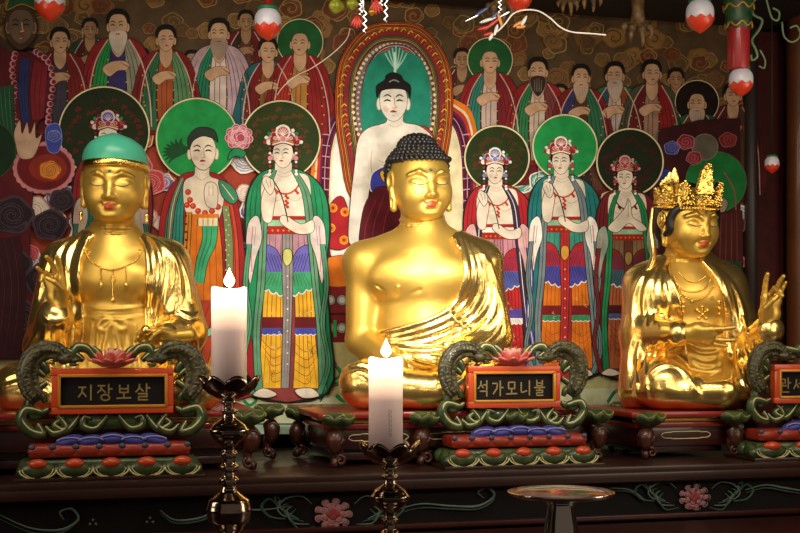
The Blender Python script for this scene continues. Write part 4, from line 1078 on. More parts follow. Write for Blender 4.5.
    p.strip('#7a8a5a', [(222, 206), (225, 240), (226, 280), (226, 330)], [(229, 206), (233, 240), (233, 280), (233, 330)], (), ol='ink')
    for j in range(24): p.dots('#c9d09a', [(226 + (j % 2) * 2.6, 210 + 5 * j)], .9)
    p.strip('#b9452a', [(190, 300), (170, 340), (160, 392)], [(226, 300), (214, 340), (200, 392)], (.2, .4, .6, .8), 'dred', .9)
    p.strip('#8fc7b0', [(206, 330), (226, 320), (240, 322)], [(206, 338), (228, 328), (242, 330)], (), ol='ink')
    p.strip('#c9c4d8', [(214, 345), (218, 370), (222, 395)], [(226, 340), (230, 370), (236, 395)], (.3, .6), 'blue', .7)
    p.strip('#6b7a64', [(180, 178), (170, 205), (166, 240), (160, 290)], [(185, 178), (176, 205), (172, 240), (166, 290)], (.5,), 'cream', .7)
    p.poly('#3f8a6a', [(219, 180), (232, 186), (238, 198), (232, 204), (222, 196)], ol='ink'); p.line('cream', [(222, 184), (234, 200)], .8)
    face(p, 203, 152, 13.5, dx=-.1)
    p.poly('#2c3a34', [(189, 150), (188, 138), (195, 129), (205, 127), (215, 131), (218, 142), (214, 139), (203, 136), (193, 141)], ol='black')
    p.build('painted_monk', root)
    # pink peony beside the monk's halo
    p = Paint(.016)
    for rr_, n_, cc in ((10, 9, '#c9506e'), (7.5, 8, '#d97a90'), (4.8, 6, '#e6a2b0'), (2, 4, '#c9506e')):
        for i in range(n_):
            t = 2 * PI * i / n_ + rr_; p.disc(cc, 239 + rr_ * math.cos(t), 137 + rr_ * .9 * math.sin(t), 4.2, ol='#f0d0d8', ow=.6, n=12)
    p.poly('green', [(236, 148), (246, 152), (242, 158), (236, 156), (228, 160), (230, 152)], ol='ink'); p.build('painted_peony', root)

    # ---------- upper row elders
    rows = [(60, 42, .98, ('#7a1c20', '#5c1a20', '#7a1c20', '#3a3a4a'), None), (118, 26, 1.12, ('#8a1c22', '#1f8a45', '#8a8a78', '#2c2c6a'), '#c9b8a8'), (166, 40, 1.0, ('#7c1a1e', '#2c6a4a', '#5c8a62', '#a0522a'), None),
            (219, 34, 1.05, ('#b59aa8', '#1f8060', '#c0a4b4', '#d9c9c4'), '#a58a7a'), (268, 52, .95, ('#24606a', '#7c1a1e', '#2f8f80', '#8a5a2a'), None), (300, 44, 1., ('#8a1a1e', '#b02a22', '#8a1a1e', '#b07a3a'), None), 
            (490, 62, .98, ('#8a1a1e', '#2f7f70', '#7a1a24', '#c9b0a8'), None), (538, 72, .98, ('#8c1c20', '#2a7a4a', '#7a3a3a', '#c9b8a8'), '#3a241c'), (581, 78, .92, ('#7a1c20', '#3a3a70', '#2a6a4a', '#4a3a2a'), '#c9a890'), (615, 76, .95, ('#2c6a4a', '#2a5a6a', '#8a4a2a', '#b9a8a8'), '#c0aaa0'),
            (652, 74, .95, ('#4a4a38', '#6a1a1e', '#8a1c20', '#9a7a6a'), None), (697, 104, .95, ('#1f5a38', '#7a3a24', '#4a1a1a', '#b9a090'), '#c0a898'), (733, 96, .9, ('#5a1a1e', '#5a1a1e', '#5a3a2a', '#8a6a5a'), None)]
    for i, (x, y, k, pal, beard) in enumerate(rows):
        arhat(root, x, y, k, pal, beard, dx=(.5, -.5)[i % 2], base=.003 + .0005 * (i % 3), hood='#1c5a2c' if x in (490, 300) else ('#1a0f10' if x == 697 else None), B=90 if x < 690 else 110)
    # extra darker half-hidden elders behind
    for i, (x, y) in enumerate(((30, 60), (90, 30), (142, 60), (192, 62), (246, 22), (462, 60), (515, 100), (560, 96), (598, 110), (634, 112), (676, 80))):
        arhat(root, x, y, .8, (('#6a1a1c', '#3a2a20', '#6a1a1c', '#5a3a2a'), ('#2a4a34', '#5a1a1a', '#2a4a34', '#4a3a2a'))[i % 2], dx=0, base=.001, skin='#a07c5c', B=100)

    # ---------- armoured guardian at the far left
    p = Paint(.010)
    p.poly('#5a1420', [(-20, 60), (10, 52), (40, 56), (52, 80), (50, 110), (36, 128), (34, 180), (30, 260), (40, 330), (-20, 340)], ol='ink', n=5)
    for pts in ([(15, 54), (12, 70), (15, 90), (12, 108), (18, 128), (22, 145)], [(36, 52), (48, 62), (53, 82), (50, 104), (48, 122)]):
        q = cr(pts, False, 6)
        for a in q[::2]: p.disc('#c98a9a', a[0], a[1], 3.2, n=10); p.disc('#7a1a24', a[0] + .8, a[1], 2.2, n=10)
    p.strip('#7c1c2a', [(34, 60), (30, 90), (32, 120)], [(48, 66), (46, 92), (44, 118)], (.3, .6), 'ink')
    p.strip('#24306a', [(20, 60), (18, 90), (22, 124)], [(30, 58), (28, 90), (30, 122)], (.3, .6), 'ink')
    p.strip('#1c4a34', [(-10, 90), (-6, 110), (0, 140)], [(14, 84), (14, 110), (16, 140)], (.2, .4, .6, .8), '#4a7a4a')
    p.poly('#4a3626', [(8, 12), (4, 26), (8, 40), (20, 50), (32, 42), (38, 26), (32, 10), (20, 2)], ol='ink'); face(p, 21, 26, 13, skin='#6e5a48')
    p.poly('#2a5a3a', [(6, 10), (12, -6), (22, -12), (32, -4), (38, 10), (22, 4)], ol='gold')
    # hand with frilled sleeve below
    for i in range(24):
        a = 2 * PI * i / 24; p.disc('#c98088', 44 + 27 * math.cos(a), 168 + 22 * math.sin(a), 4.6, n=10)
    p.disc('#6a141c', 44, 168, 27, 22, ol='#8a3a40'); p.disc('#8a2a1c', 48, 168, 19, 14); p.swirl(50, 170, 12, ['#d9822a', '#8a3a1c', '#e0a050', '#7a2a14'])
    p.poly('#caa890', [(20, 158), (16, 146), (14, 132), (20, 120), (22, 134), (27, 122), (30, 134), (35, 122), (36, 138), (42, 134), (38, 148), (32, 158)], ol='brown')
    p.poly('#3a46a0', [(46, 128), (58, 124), (62, 138), (58, 152), (48, 150)], ol='#8088c8'); p.swirl(54, 136, 7, ['#3a46a0', '#8088c8', '#2a3680'])
    for cx, cy, r_ in ((12, 215, 22), (50, 225, 18), (8, 265, 24), (44, 280, 20), (62, 200, 13), (20, 320, 24)): p.swirl(cx, cy, r_, ['#2a1c28', '#4a3a4a', '#241820', '#3c2c3a'])
    p.strip('#3a1420', [(-20, 240), (-10, 290), (-20, 360)], [(20, 236), (26, 290), (20, 360)], (.2, .4, .6, .8), '#5a3030')
    p.disc('#11301c', -14, 150, 30, ol='#3a5a30'); p.build('painted_guardian', root)

    # ---------- dim figures at the far right
    p = Paint(.010)
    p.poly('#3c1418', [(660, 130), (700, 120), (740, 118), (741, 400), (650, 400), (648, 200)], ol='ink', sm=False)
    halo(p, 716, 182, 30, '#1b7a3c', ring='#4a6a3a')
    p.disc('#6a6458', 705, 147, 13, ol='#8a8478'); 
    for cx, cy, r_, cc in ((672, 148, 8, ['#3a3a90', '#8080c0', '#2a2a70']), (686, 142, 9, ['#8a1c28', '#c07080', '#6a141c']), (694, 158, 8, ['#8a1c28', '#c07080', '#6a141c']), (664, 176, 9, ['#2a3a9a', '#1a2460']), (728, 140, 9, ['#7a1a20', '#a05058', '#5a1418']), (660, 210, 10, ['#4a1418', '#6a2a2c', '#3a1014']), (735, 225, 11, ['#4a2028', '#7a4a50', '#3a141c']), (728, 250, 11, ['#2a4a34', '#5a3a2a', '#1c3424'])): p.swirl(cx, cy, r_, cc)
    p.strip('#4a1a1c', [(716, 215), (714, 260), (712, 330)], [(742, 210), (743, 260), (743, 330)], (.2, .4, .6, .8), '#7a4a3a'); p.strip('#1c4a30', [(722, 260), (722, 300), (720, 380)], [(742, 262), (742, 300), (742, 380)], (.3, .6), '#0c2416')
    p.line('#a05050', [(724, 172), (734, 190), (736, 210)], 1.2); p.poly('#9a8a78', [(712, 200), (720, 196), (728, 202), (724, 212), (714, 210)], ol='ink')
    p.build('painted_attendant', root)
    return root
def area(name, loc, tgt, size, power, col, spread=PI, sy=None):
    l = bpy.data.lights.new(name, 'AREA'); l.size = size; l.energy = power; l.color = col; l.spread = spread
    if sy: l.shape = 'RECTANGLE'; l.size_y = sy
    o = bpy.data.objects.new(name, l); o.location = loc; o.rotation_euler = (Vector(tgt) - Vector(loc)).to_track_quat('-Z', 'Y').to_euler(); COL.objects.link(o); return o
def spot(name, loc, tgt, size, power, col, ang, blend=.6):
    l = bpy.data.lights.new(name, 'SPOT'); l.shadow_soft_size = size; l.energy = power; l.color = col; l.spot_size = math.radians(ang); l.spot_blend = blend
    o = bpy.data.objects.new(name, l); o.location = loc; o.rotation_euler = (Vector(tgt) - Vector(loc)).to_track_quat('-Z', 'Y').to_euler(); COL.objects.link(o); return o
def point(name, loc, size, power, col):
    l = bpy.data.lights.new(name, 'POINT'); l.shadow_soft_size = size; l.energy = power; l.color = col
    o = bpy.data.objects.new(name, l); o.location = loc; COL.objects.link(o); return o
# ================================================================== altar, stands, name boards, candles
ZS = 1.122        # altar shelf top
ZT = .917         # lower offering table top
WOODR = mat('lacquer_dark_red', hx('#3a100e'), rough=.35, noise=.35, nscale=10, coat=.3)
WOODB = mat('shelf_wood', hx('#30150e'), rough=.4, noise=.4, nscale=8, coat=.2)
BLACKP = mat('panel_black', hx('#100c0e'), rough=.65, noise=.3, spec=.2)
LEAFG = mat('carved_green', hx('#45562c'), rough=.42, noise=.45, nscale=30, col2=hx('#20301c'), coat=.3)
CREAM = mat('edge_cream', hx('#c9c08a'), rough=.5, noise=.15)
REDP = mat('frame_red', hx('#c4441a'), rough=.4, noise=.12, coat=.3)
GOLDP = mat('gold_paint', hx('#c98a2e'), rough=.35, metal=.4)
ORG = mat('orange_boss', hx('#c8441c'), rough=.35, noise=.2, nscale=40, coat=.4)
TIER = mat('petal_red', hx('#9a2c18'), rough=.45, noise=.3, nscale=40, coat=.2)
BLUEP = mat('petal_blue', hx('#3a3f9a'), rough=.45, noise=.2, nscale=50)
PINKL = mat('lotus_pink', hx('#d0504c'), rough=.45, noise=.2, nscale=60, col2=hx('#e08a7c'))
PINKE = mat('lotus_pale', hx('#d99a90'), rough=.5)
SEED = mat('lotus_seed', hx('#8a7a44'), rough=.6, noise=.3)
DRG = mat('carved_brown', hx('#54502c'), rough=.45, noise=.5, nscale=40, col2=hx('#28241a'), bump=.6, bscale=90, coat=.2)
BRASS = mat('dark_brass', (.62, .5, .41), rough=.16, metal=1., noise=.2, nscale=12)
SILVER = mat('polished_silver', (.9, .86, .8), rough=.13, metal=1.)

def spiral(cx, cz, r, turns, start, d=1, n=26, k=.18):
    return [(cx + r * (1 - t) ** .9 * math.cos(start + d * 2 * PI * turns * t) + 0, cz + r * (1 - t) ** .9 * math.sin(start + d * 2 * PI * turns * t)) for t in [i / n for i in range(n)]]

def scroll(mb, mb2, pts, w, y, yd=.012):
    """an S-scroll of carved leaf: thick rounded band with a paler rib"""
    q = cr(pts, False, 5); m = len(q)
    P = [Vector((p[0], y, p[1])) for p in q]; R = [w * 1.2 * (.35 + .75 * math.sin(PI * (.12 + .8 * i / (m - 1)))) for i in range(m)]
    mb.tube(P, R, n=8)
    if mb2 is not None: mb2.tube([p + Vector((0, -.75 * r, .45 * r)) for p, r in zip(P, R)], [r * .2 for r in R], n=6)

def leaf_blob(mb, c, r, seed=0, rot=None):
    rr = random.Random(seed); ph = rr.random() * 6
    mb.ell(c, r, rot, nu=18, nv=12, fn=lambda v, a, p: v * (1 + .16 * math.sin(5 * a + ph) * math.sin(p) + .1 * math.sin(4 * p + ph)))

GLY = {  # strokes of each syllable in a 1x1 box, y down
 '지': [[(.08, .2), (.5, .2)], [(.32, .2), (.27, .48), (.06, .72)], [(.3, .46), (.52, .7)], [(.82, .08), (.82, .9)]],
 '장': [[(.08, .12), (.5, .12)], [(.3, .12), (.25, .34), (.06, .5)], [(.3, .3), (.52, .48)], [(.74, .05), (.74, .55)], [(.74, .3), (.95, .3)], [(.5, .6), (.3, .66), (.26, .78), (.36, .9), (.56, .93), (.74, .88), (.8, .76), (.7, .64), (.5, .6)]],
 '보': [[(.24, .1), (.24, .5)], [(.76, .1), (.76, .5)], [(.24, .3), (.76, .3)], [(.24, .5), (.76, .5)], [(.5, .52), (.5, .78)], [(.06, .82), (.94, .8)]],
 '살': [[(.3, .06), (.26, .3), (.06, .48)], [(.3, .24), (.52, .44)], [(.74, .04), (.74, .5)], [(.74, .26), (.95, .26)], [(.22, .58), (.76, .58), (.76, .74), (.24, .74), (.24, .92), (.8, .92)]],
 '석': [[(.3, .06), (.26, .3), (.06, .5)], [(.3, .26), (.5, .46)], [(.54, .28), (.78, .28)], [(.78, .04), (.78, .56)], [(.22, .66), (.78, .66), (.78, .95)]],
 '가': [[(.08, .2), (.48, .2), (.44, .5), (.14, .82)], [(.72, .06), (.72, .94)], [(.72, .45), (.96, .45)]],
 '모': [[(.24, .14), (.76, .14), (.76, .52), (.24, .52), (.24, .14)], [(.5, .52), (.5, .8)], [(.06, .84), (.94, .82)]],
 '니': [[(.12, .16), (.12, .74), (.3, .74), (.58, .66)], [(.82, .06), (.82, .92)]],
 '불': [[(.26, .04), (.26, .36)], [(.74, .04), (.74, .36)], [(.26, .2), (.74, .2)], [(.26, .36), (.74, .36)], [(.06, .47), (.94, .47)], [(.5, .47), (.5, .6)], [(.24, .64), (.76, .64), (.76, .78), (.26, .78), (.26, .94), (.8, .94)]],
 '관': [[(.1, .12), (.5, .12), (.48, .38)], [(.28, .3), (.28, .54)], [(.04, .58), (.58, .52)], [(.74, .04), (.74, .7)], [(.74, .34), (.95, .34)], [(.2, .68), (.2, .93), (.8, .93)]],
 '세': [[(.26, .14), (.22, .44), (.04, .72)], [(.26, .4), (.42, .64)], [(.44, .4), (.6, .4)], [(.62, .08), (.62, .86)], [(.84, .04), (.84, .94)]],
 '음': [[(.5, .04), (.3, .1), (.26, .22), (.36, .34), (.6, .35), (.74, .24), (.7, .1), (.5, .04)], [(.06, .48), (.94, .48)], [(.24, .62), (.76, .62), (.76, .92), (.24, .92), (.24, .62)]],
}
def text_strokes(mb, s, x0, x1, z0, z1, y, w):
    n = len(s); cw = (x1 - x0) / n
    for i, ch in enumerate(s):
        for st in GLY[ch]:
            P = [Vector((x0 + cw * (i + .08 + .84 * a), y, z1 - (z1 - z0) * b)) for a, b in st]
            for p, q in zip(P, P[1:]):
                t = (q - p).normalized(); p2, q2 = p - t * w * .3, q + t * w * .3; nn = Vector((-t.z, 0, t.x)) * w / 2
                mb.add([p2 + nn, q2 + nn, q2 - nn, p2 - nn, p2 + nn + Vector((0, .002, 0)), q2 + nn + Vector((0, .002, 0)), q2 - nn + Vector((0, .002, 0)), p2 - nn + Vector((0, .002, 0))],
                       [(0, 1, 2, 3), (0, 4, 5, 1), (1, 5, 6, 2), (2, 6, 7, 3), (3, 7, 4, 0)])

def nameboard(pxl, pxr, txt, tpx, basel, baser, label, flip=False):
    """pxl/pxr: outer sides of the framed board; basel/baser: ends of the lotus base"""
    bf = .20; bb = .07
    a0, a1 = la(pxl, bf), la(pxr, bf); ac = (a0 + a1) / 2; b0, b1 = la(basel, bb), la(baser, bb); bc = (b0 + b1) / 2; bw = b1 - b0
    root = lthing('name_board', bc, .17, ZS, label, 'sign', 'carved name boards in front of the statues')
    fx = ac - bc; fw = a1 - a0; X = lambda v: v; dy = .03
    # plinth
    mb = MB(); mb.box((0, .0, .006), (bw * 1.06, .24, .012), bev=.003); mb.build('plinth', WOODB, root, auto=.6)
    # lotus base: green overlapping petals, orange bosses
    mb = MB(); mb.box((0, .01, .04), (bw * .95, .17, .055), bev=.012); n = 5; pw = bw / n
    for i in range(n):
        x = -bw / 2 + pw * (i + .5)
        mb.ell((x, -.075, .036), (pw * .52, .028, .031), nu=22, nv=14)
    for i in range(n + 1): x = -bw / 2 + pw * i; mb.ell((max(-bw / 2 + .012, min(bw / 2 - .012, x)), -.066, .028), (pw * .2, .026, .024), nu=14)
    for sx in (-1, 1):
        for yy in (-.02, .05): mb.ell((sx * bw * .47, yy, .036), (.026, .04, .03))
    lb = mb.build('lotus_base', LEAFG, root)
    mb = MB()
    for i in range(n):
        x = -bw / 2 + pw * (i + .5)
        for rr, zz in ((.5, 0), (.42, .003)):
            mb.tube([(x + pw * rr * math.cos(t), -.098 - .006 * math.sin(-t), .040 + zz + (.033) * math.sin(t)) for t in np.linspace(PI * 1.02, PI * 1.98, 14)], .0028 if rr == .5 else .0018, n=6)
    mb.build('petal_edging', CREAM, lb)
    for i in range(n):
        mb = MB(); x = -bw / 2 + pw * (i + .5); mb.ell((x, -.09, .057), (pw * .27, .02, .0185), nu=20, nv=12); mb.build('boss', ORG, lb)
    # red petal tier
    tw = bw * .9; mb = MB(); mb.box((0, .01, .096), (tw * 1.0, .135, .044), bev=.01); k = 7
    for i in range(k):
        x = -tw / 2 + tw * (i + .5) / k; mb.ell((x, -.052, .097), (tw / k * .56, .012, .02), nu=16)
    tier = mb.build('petal_tier', TIER, root)
    for i in range(k + 1):
        mb = MB(); x = -tw / 2 + tw * i / k; x = max(-tw / 2 + .01, min(tw / 2 - .01, x)); mb.ell((x, -.058, .112), (.012, .008, .01), nu=10); mb.build('petal_tip', mat('petal_slate', hx('#4a4460'), rough=.5), tier)
    # blue wave petals
    mb = MB(); ww = tw * .66
    for i in range(5):
        x = -ww / 2 + ww * (i + .5) / 5 + fx * .5; mb.ell((x, -.03, .124 + (.010 if i == 2 else .004)), (ww * .14, .03, .022), nu=18, rot=Euler((0, (i - 2) * .12, 0)).to_matrix())
    bp = mb.build('blue_petals', BLUEP, root)
    mb = MB()
    for i in range(5):
        x = -ww / 2 + ww * (i + .5) / 5 + fx * .5; mb.tube([(x + ww * .12 * math.cos(t), -.058, .126 + .014 * math.sin(t) + (.01 if i == 2 else .003)) for t in np.linspace(.2, PI - .2, 8)], .0022, n=6)
    mb.build('blue_petal_edging', mat('petal_pale_blue', hx('#9a9ad0'), rough=.5), bp)
    # framed board
    zc = .299; fh = .160; fr = .026
    mb = MB()
    for x, z, w, h in ((0, fh / 2 - fr / 2, fw, fr), (0, -fh / 2 + fr / 2, fw, fr), (-fw / 2 + fr / 2, 0, fr, fh - 2 * fr), (fw / 2 - fr / 2, 0, fr, fh - 2 * fr)):
        mb.box((fx + x, dy - .006, zc + z), (w, .036, h), bev=.005)
    frm = mb.build('frame', REDP, root, auto=.6)
    mb = MB(); g = fr * .78
    for x, z, w, h in ((0, fh / 2 - fr, fw - 2 * fr + .008, .010), (0, -fh / 2 + fr, fw - 2 * fr + .008, .010), (-fw / 2 + fr, 0, .010, fh - 2 * fr + .008), (fw / 2 - fr, 0, .010, fh - 2 * fr + .008)):
        mb.box((fx + x, dy - .022, zc + z), (w, .012, h), bev=.0015)
    mb.build('gilt_lining', GOLDP, frm)
    mb = MB(); mb.box((fx, dy + .002, zc), (fw - 2 * fr + .01, .02, fh - 2 * fr + .01)); bd = mb.build('board', BLACKP, root, smooth=False)
    mb = MB(); t0, t1 = la(tpx[0], bf) - bc, la(tpx[1], bf) - bc
    text_strokes(mb, txt, t0, t1, zc - .038, zc + .026, dy - .0105, .0052); mb.build('gold_lettering', mat('lettering_gold', hx('#8f7c4c'), rough=.5, metal=.2), bd, smooth=False)
    # carved scroll leaves all round
    mb = MB(); rib = MB(); hw = fw / 2
    for s in (-1, 1):
        Z = lambda pts: [(fx + s * a, b) for a, b in pts]
        scroll(mb, rib, Z([(hw + .01, .235), (hw + .06, .215), (hw + .075, .26), (hw + .035, .285), (hw + .02, .26)]), .014, dy)
        scroll(mb, rib, Z([(hw + .015, .33), (hw + .065, .30), (hw + .085, .34), (hw + .05, .37), (hw + .02, .35)]), .013, dy)
        scroll(mb, rib, Z([(hw + .012, .36), (hw + .03, .395), (hw + .07, .39)]), .012, dy)
        scroll(mb, rib, Z([(hw + .03, .225), (hw + .085, .235), (hw + .10, .20), (hw + .07, .16), (hw + .03, .15), (hw + .045, .185)]), .016, dy - .01)
        scroll(mb, rib, Z([(hw - .02, .215), (hw - .05, .17), (hw - .01, .15), (hw + .02, .175)]), .012, dy)
        scroll(mb, rib, Z([(.02, .21), (.06, .165), (.10, .175), (.10, .205), (.075, .20)]), .011, dy)
        scroll(mb, rib, Z([(hw * .55, .212), (hw * .75, .16), (hw * .95, .18), (hw * .8, .205)]), .011, dy)
        scroll(mb, rib, Z([(.055, .40), (.085, .445), (.125, .45), (.135, .42), (.105, .415)]), .014, dy)
        scroll(mb, rib, Z([(.10, .405), (.135, .43), (hw - .01, .445), (hw + .005, .42)]), .012, dy)
        scroll(mb, rib, Z([(.045, .405), (.05, .43), (.075, .455)]), .011, dy)
    mb.box((fx, dy + .01, .19), (fw * .9, .02, .05)); sw = mb.build('leaf_scrollwork', LEAFG, root); rib.build('scroll_ribs', CREAM, sw)
    # two small carved dragons over the corners
    for s in (-1, 1):
        mb = MB(); rr = random.Random(5)
        q = [(fx + s * a, b) for a, b in ((hw - .055, .412), (hw - .02, .445), (hw + .03, .447), (hw + .072, .415), (hw + .088, .36), (hw + .078, .31), (hw + .06, .28))]
        P = [Vector((a, dy - .008, b)) for a, b in cr(q, False, 4)]; n_ = len(P); R_ = [.016 + .02 * math.sin(PI * (.1 + .72 * i / (n_ - 1))) for i in range(n_)]
        mb.tube(P, [r * .8 for r in R_], n=12)
        for i in range(1, n_ - 1):
            t = (P[i + 1] - P[i - 1]).normalized(); nn = Vector((-t.z, 0, t.x)) * (-s)
            rot = Matrix.Rotation(-math.atan2(t.z, t.x), 3, 'Y')
            leaf_blob(mb, P[i] + nn * R_[i] * .75, (R_[i] * .75, .012, R_[i] * .5), i, rot); leaf_blob(mb, P[i] - nn * R_[i] * .45 + Vector((0, -.014, 0)), (R_[i] * .6, .01, R_[i] * .38), i + 9, rot)
            leaf_blob(mb, P[i] + nn * R_[i] * .1 + Vector((0, -.02, 0)), (R_[i] * .5, .01, R_[i] * .4), i + 5, rot)
        h = P[0]; mb.ell(h + Vector((s * .006, -.014, .002)), (.03, .022, .02)); mb.ell(h + Vector((-s * .024, -.016, -.004)), (.02, .015, .01)); mb.ell(h + Vector((-s * .02, -.014, -.02)), (.017, .013, .006))
        mb.ell(h + Vector((-s * .004, -.034, .012)), .007, nu=8); mb.tube([h + Vector((s * .01, 0, .018)), h + Vector((s * .032, 0, .044)), h + Vector((s * .055, 0, .047))], [.007, .002], n=6)
        for k_ in range(4): mb.tube([h + Vector((s * (.02 + .008 * k_), -.01, .01 - .008 * k_)), h + Vector((s * (.045 + .008 * k_), -.014, .02 - .012 * k_))], [.006, .001], n=6)
        mb.build('carved_dragon', DRG, root)
    # lotus on top
    mb = MB(); me2 = MB(); zb = .382
    for ring, (nn, r, L, tilt_) in enumerate(((10, .042, .03, 1.2), (9, .032, .034, .8), (7, .014, .03, .35))):
        for i in range(nn):
            a = 2 * PI * (i + .5 * ring) / nn; R = Matrix.Rotation(a, 3, 'Z') @ Matrix.Rotation(tilt_, 3, 'Y')
            c = Vector((fx, dy, zb + .012 + ring * .003)) + Matrix.Rotation(a, 3, 'Z') @ Vector((r, 0, 0)) + R @ Vector((0, 0, L * .7))
            (mb if ring < 2 else me2).ell(c, (.007, .018, L), R, nu=10, nv=8)
    mb.ell((fx, dy, zb + .016), (.056, .036, .02)); lo = mb.build('lotus_flower', PINKL, root); me2.build('lotus_inner_petals', PINKE, lo)
    mb = MB(); mb.ell((fx, dy, zb + .05), (.024, .022, .016)); 
    for i in range(9): a = 2 * PI * i / 9; mb.ell((fx + .014 * math.cos(a), dy + .014 * math.sin(a), zb + .064), .004, nu=6, nv=5)
    mb.build('seed_pod', SEED, lo)
    return root

def stand(legs, pxs, ztop, name_label, depth=.5, bfr=.30, cart=None):
    """low lacquered stand under a statue: top board with red moulding, legs capped by green lotus leaves"""
    a0, a1 = la(pxs[0], bfr), la(pxs[1], bfr); ac = (a0 + a1) / 2; w = a1 - a0
    root = lthing('statue_stand', ac, bfr + depth / 2, ZS, name_label, 'stand', 'lacquered stands under the gilded statues'); H = ztop - ZS; y0 = -depth / 2
    mb = MB(); mb.box((0, 0, H - .012), (w + .04, depth + .04, .024), bev=.008); mb.box((0, 0, H - .055), (w - .02, depth - .02, .02), bev=.004); mb.build('top_board', mat('stand_top_red', hx('#8a1c14'), rough=.35, noise=.25, coat=.3), root, auto=.6)
    mb = MB(); mb.box((0, y0 + .028, H - .036), (w - .02, .02, .014), bev=.002); mb.build('gilt_strip', GOLDP, root)
    mb = MB(); mb.box((0, 0, H - .10), (w - .05, depth - .05, .085), bev=.01)
    mb.box((0, 0, .035), (w - .12, depth - .12, .03), bev=.006); mb.box((0, .0, .09), (w - .16, depth - .16, .1)); apr = mb.build('apron', WOODR, root, auto=.6)
    if cart:
        for c0, c1 in cart:
            x0, x1 = la(c0, bfr) - ac, la(c1, bfr) - ac; z = H - .098; h = .013; c = (x0 + x1) / 2; hw = (x1 - x0) / 2
            pts = [(c + hw * u, z + h * v) for u, v in ((-1, 0), (-.88, .8), (-.6, .9), (-.5, 1.1), (.5, 1.1), (.6, .9), (.88, .8), (1, 0), (.88, -.8), (.6, -.9), (.5, -1.1), (-.5, -1.1), (-.6, -.9), (-.88, -.8))]
            mb = MB(); q = cr(pts, True, 4); mb.tube([(p[0], y0 + .022, p[1]) for p in q + [q[0]]], .0022, n=6); mb.build('cartouche', CREAM, apr)
    for lp in legs:
        px, bb = lp if isinstance(lp, tuple) else (lp, bfr); x = la(px, bb) - ac; y = bb - (bfr + depth / 2) - .01
        mb = MB(); s = 1 if x > 0 else -1
        P = [Vector((x + s * dx, y - dyy, z)) for dx, dyy, z in ((.0, .0, H - .07), (.012, .012, H - .10), (.008, .01, H - .13), (-.004, .0, .07), (-.002, .0, .04), (.012, .012, .02), (.022, .02, .016))]
        mb.tube([Vector(p) for p in cr(P, False, 5)], [.026, .034, .028, .018, .016, .018, .014], n=12)
        for c_, r_, st in (((x + s * .01, H - .095), .026, 0), ((x - s * .004, .03), .02, 2)):
            sp = spiral(c_[0], c_[1], r_, 1.3, st, s); mb.tube([(p[0], y - .034, p[1]) for p in sp], [.007, .003], n=6)
        lg = mb.build('leg', mat('leg_brown', hx('#4a2014'), rough=.4, noise=.5, nscale=30, coat=.3), root)
        # drooping lotus-leaf cap
        mb = MB(); nA = 24; prof = [(.004, .0), (.03, .002), (.05, -.006), (.062, -.02), (.055, -.034), (.03, -.05), (.012, -.06)]
        mb.lathe((x, y - .02, H + .0), prof, n=nA, fn=lambda r, z, a, i: (r * (1 + .14 * math.sin(6 * a) * (i > 1)), z - .008 * math.cos(6 * a) * (1 if i in (2, 3, 4) else 0)))
        mb.build('leaf_cap', LEAFG, lg)
        mb = MB(); mb.tube([(x + .058 * math.cos(t) * (1 + .14 * math.sin(6 * t)), y - .02 + .058 * math.sin(t) * (1 + .14 * math.sin(6 * t)), H - .014 - .008 * math.cos(6 * t)) for t in np.linspace(0, 2 * PI, 49)], .003, n=6); mb.build('leaf_rim', mat('leaf_rim_ochre', hx('#7a7a3c'), rough=.5), lg)
    return root

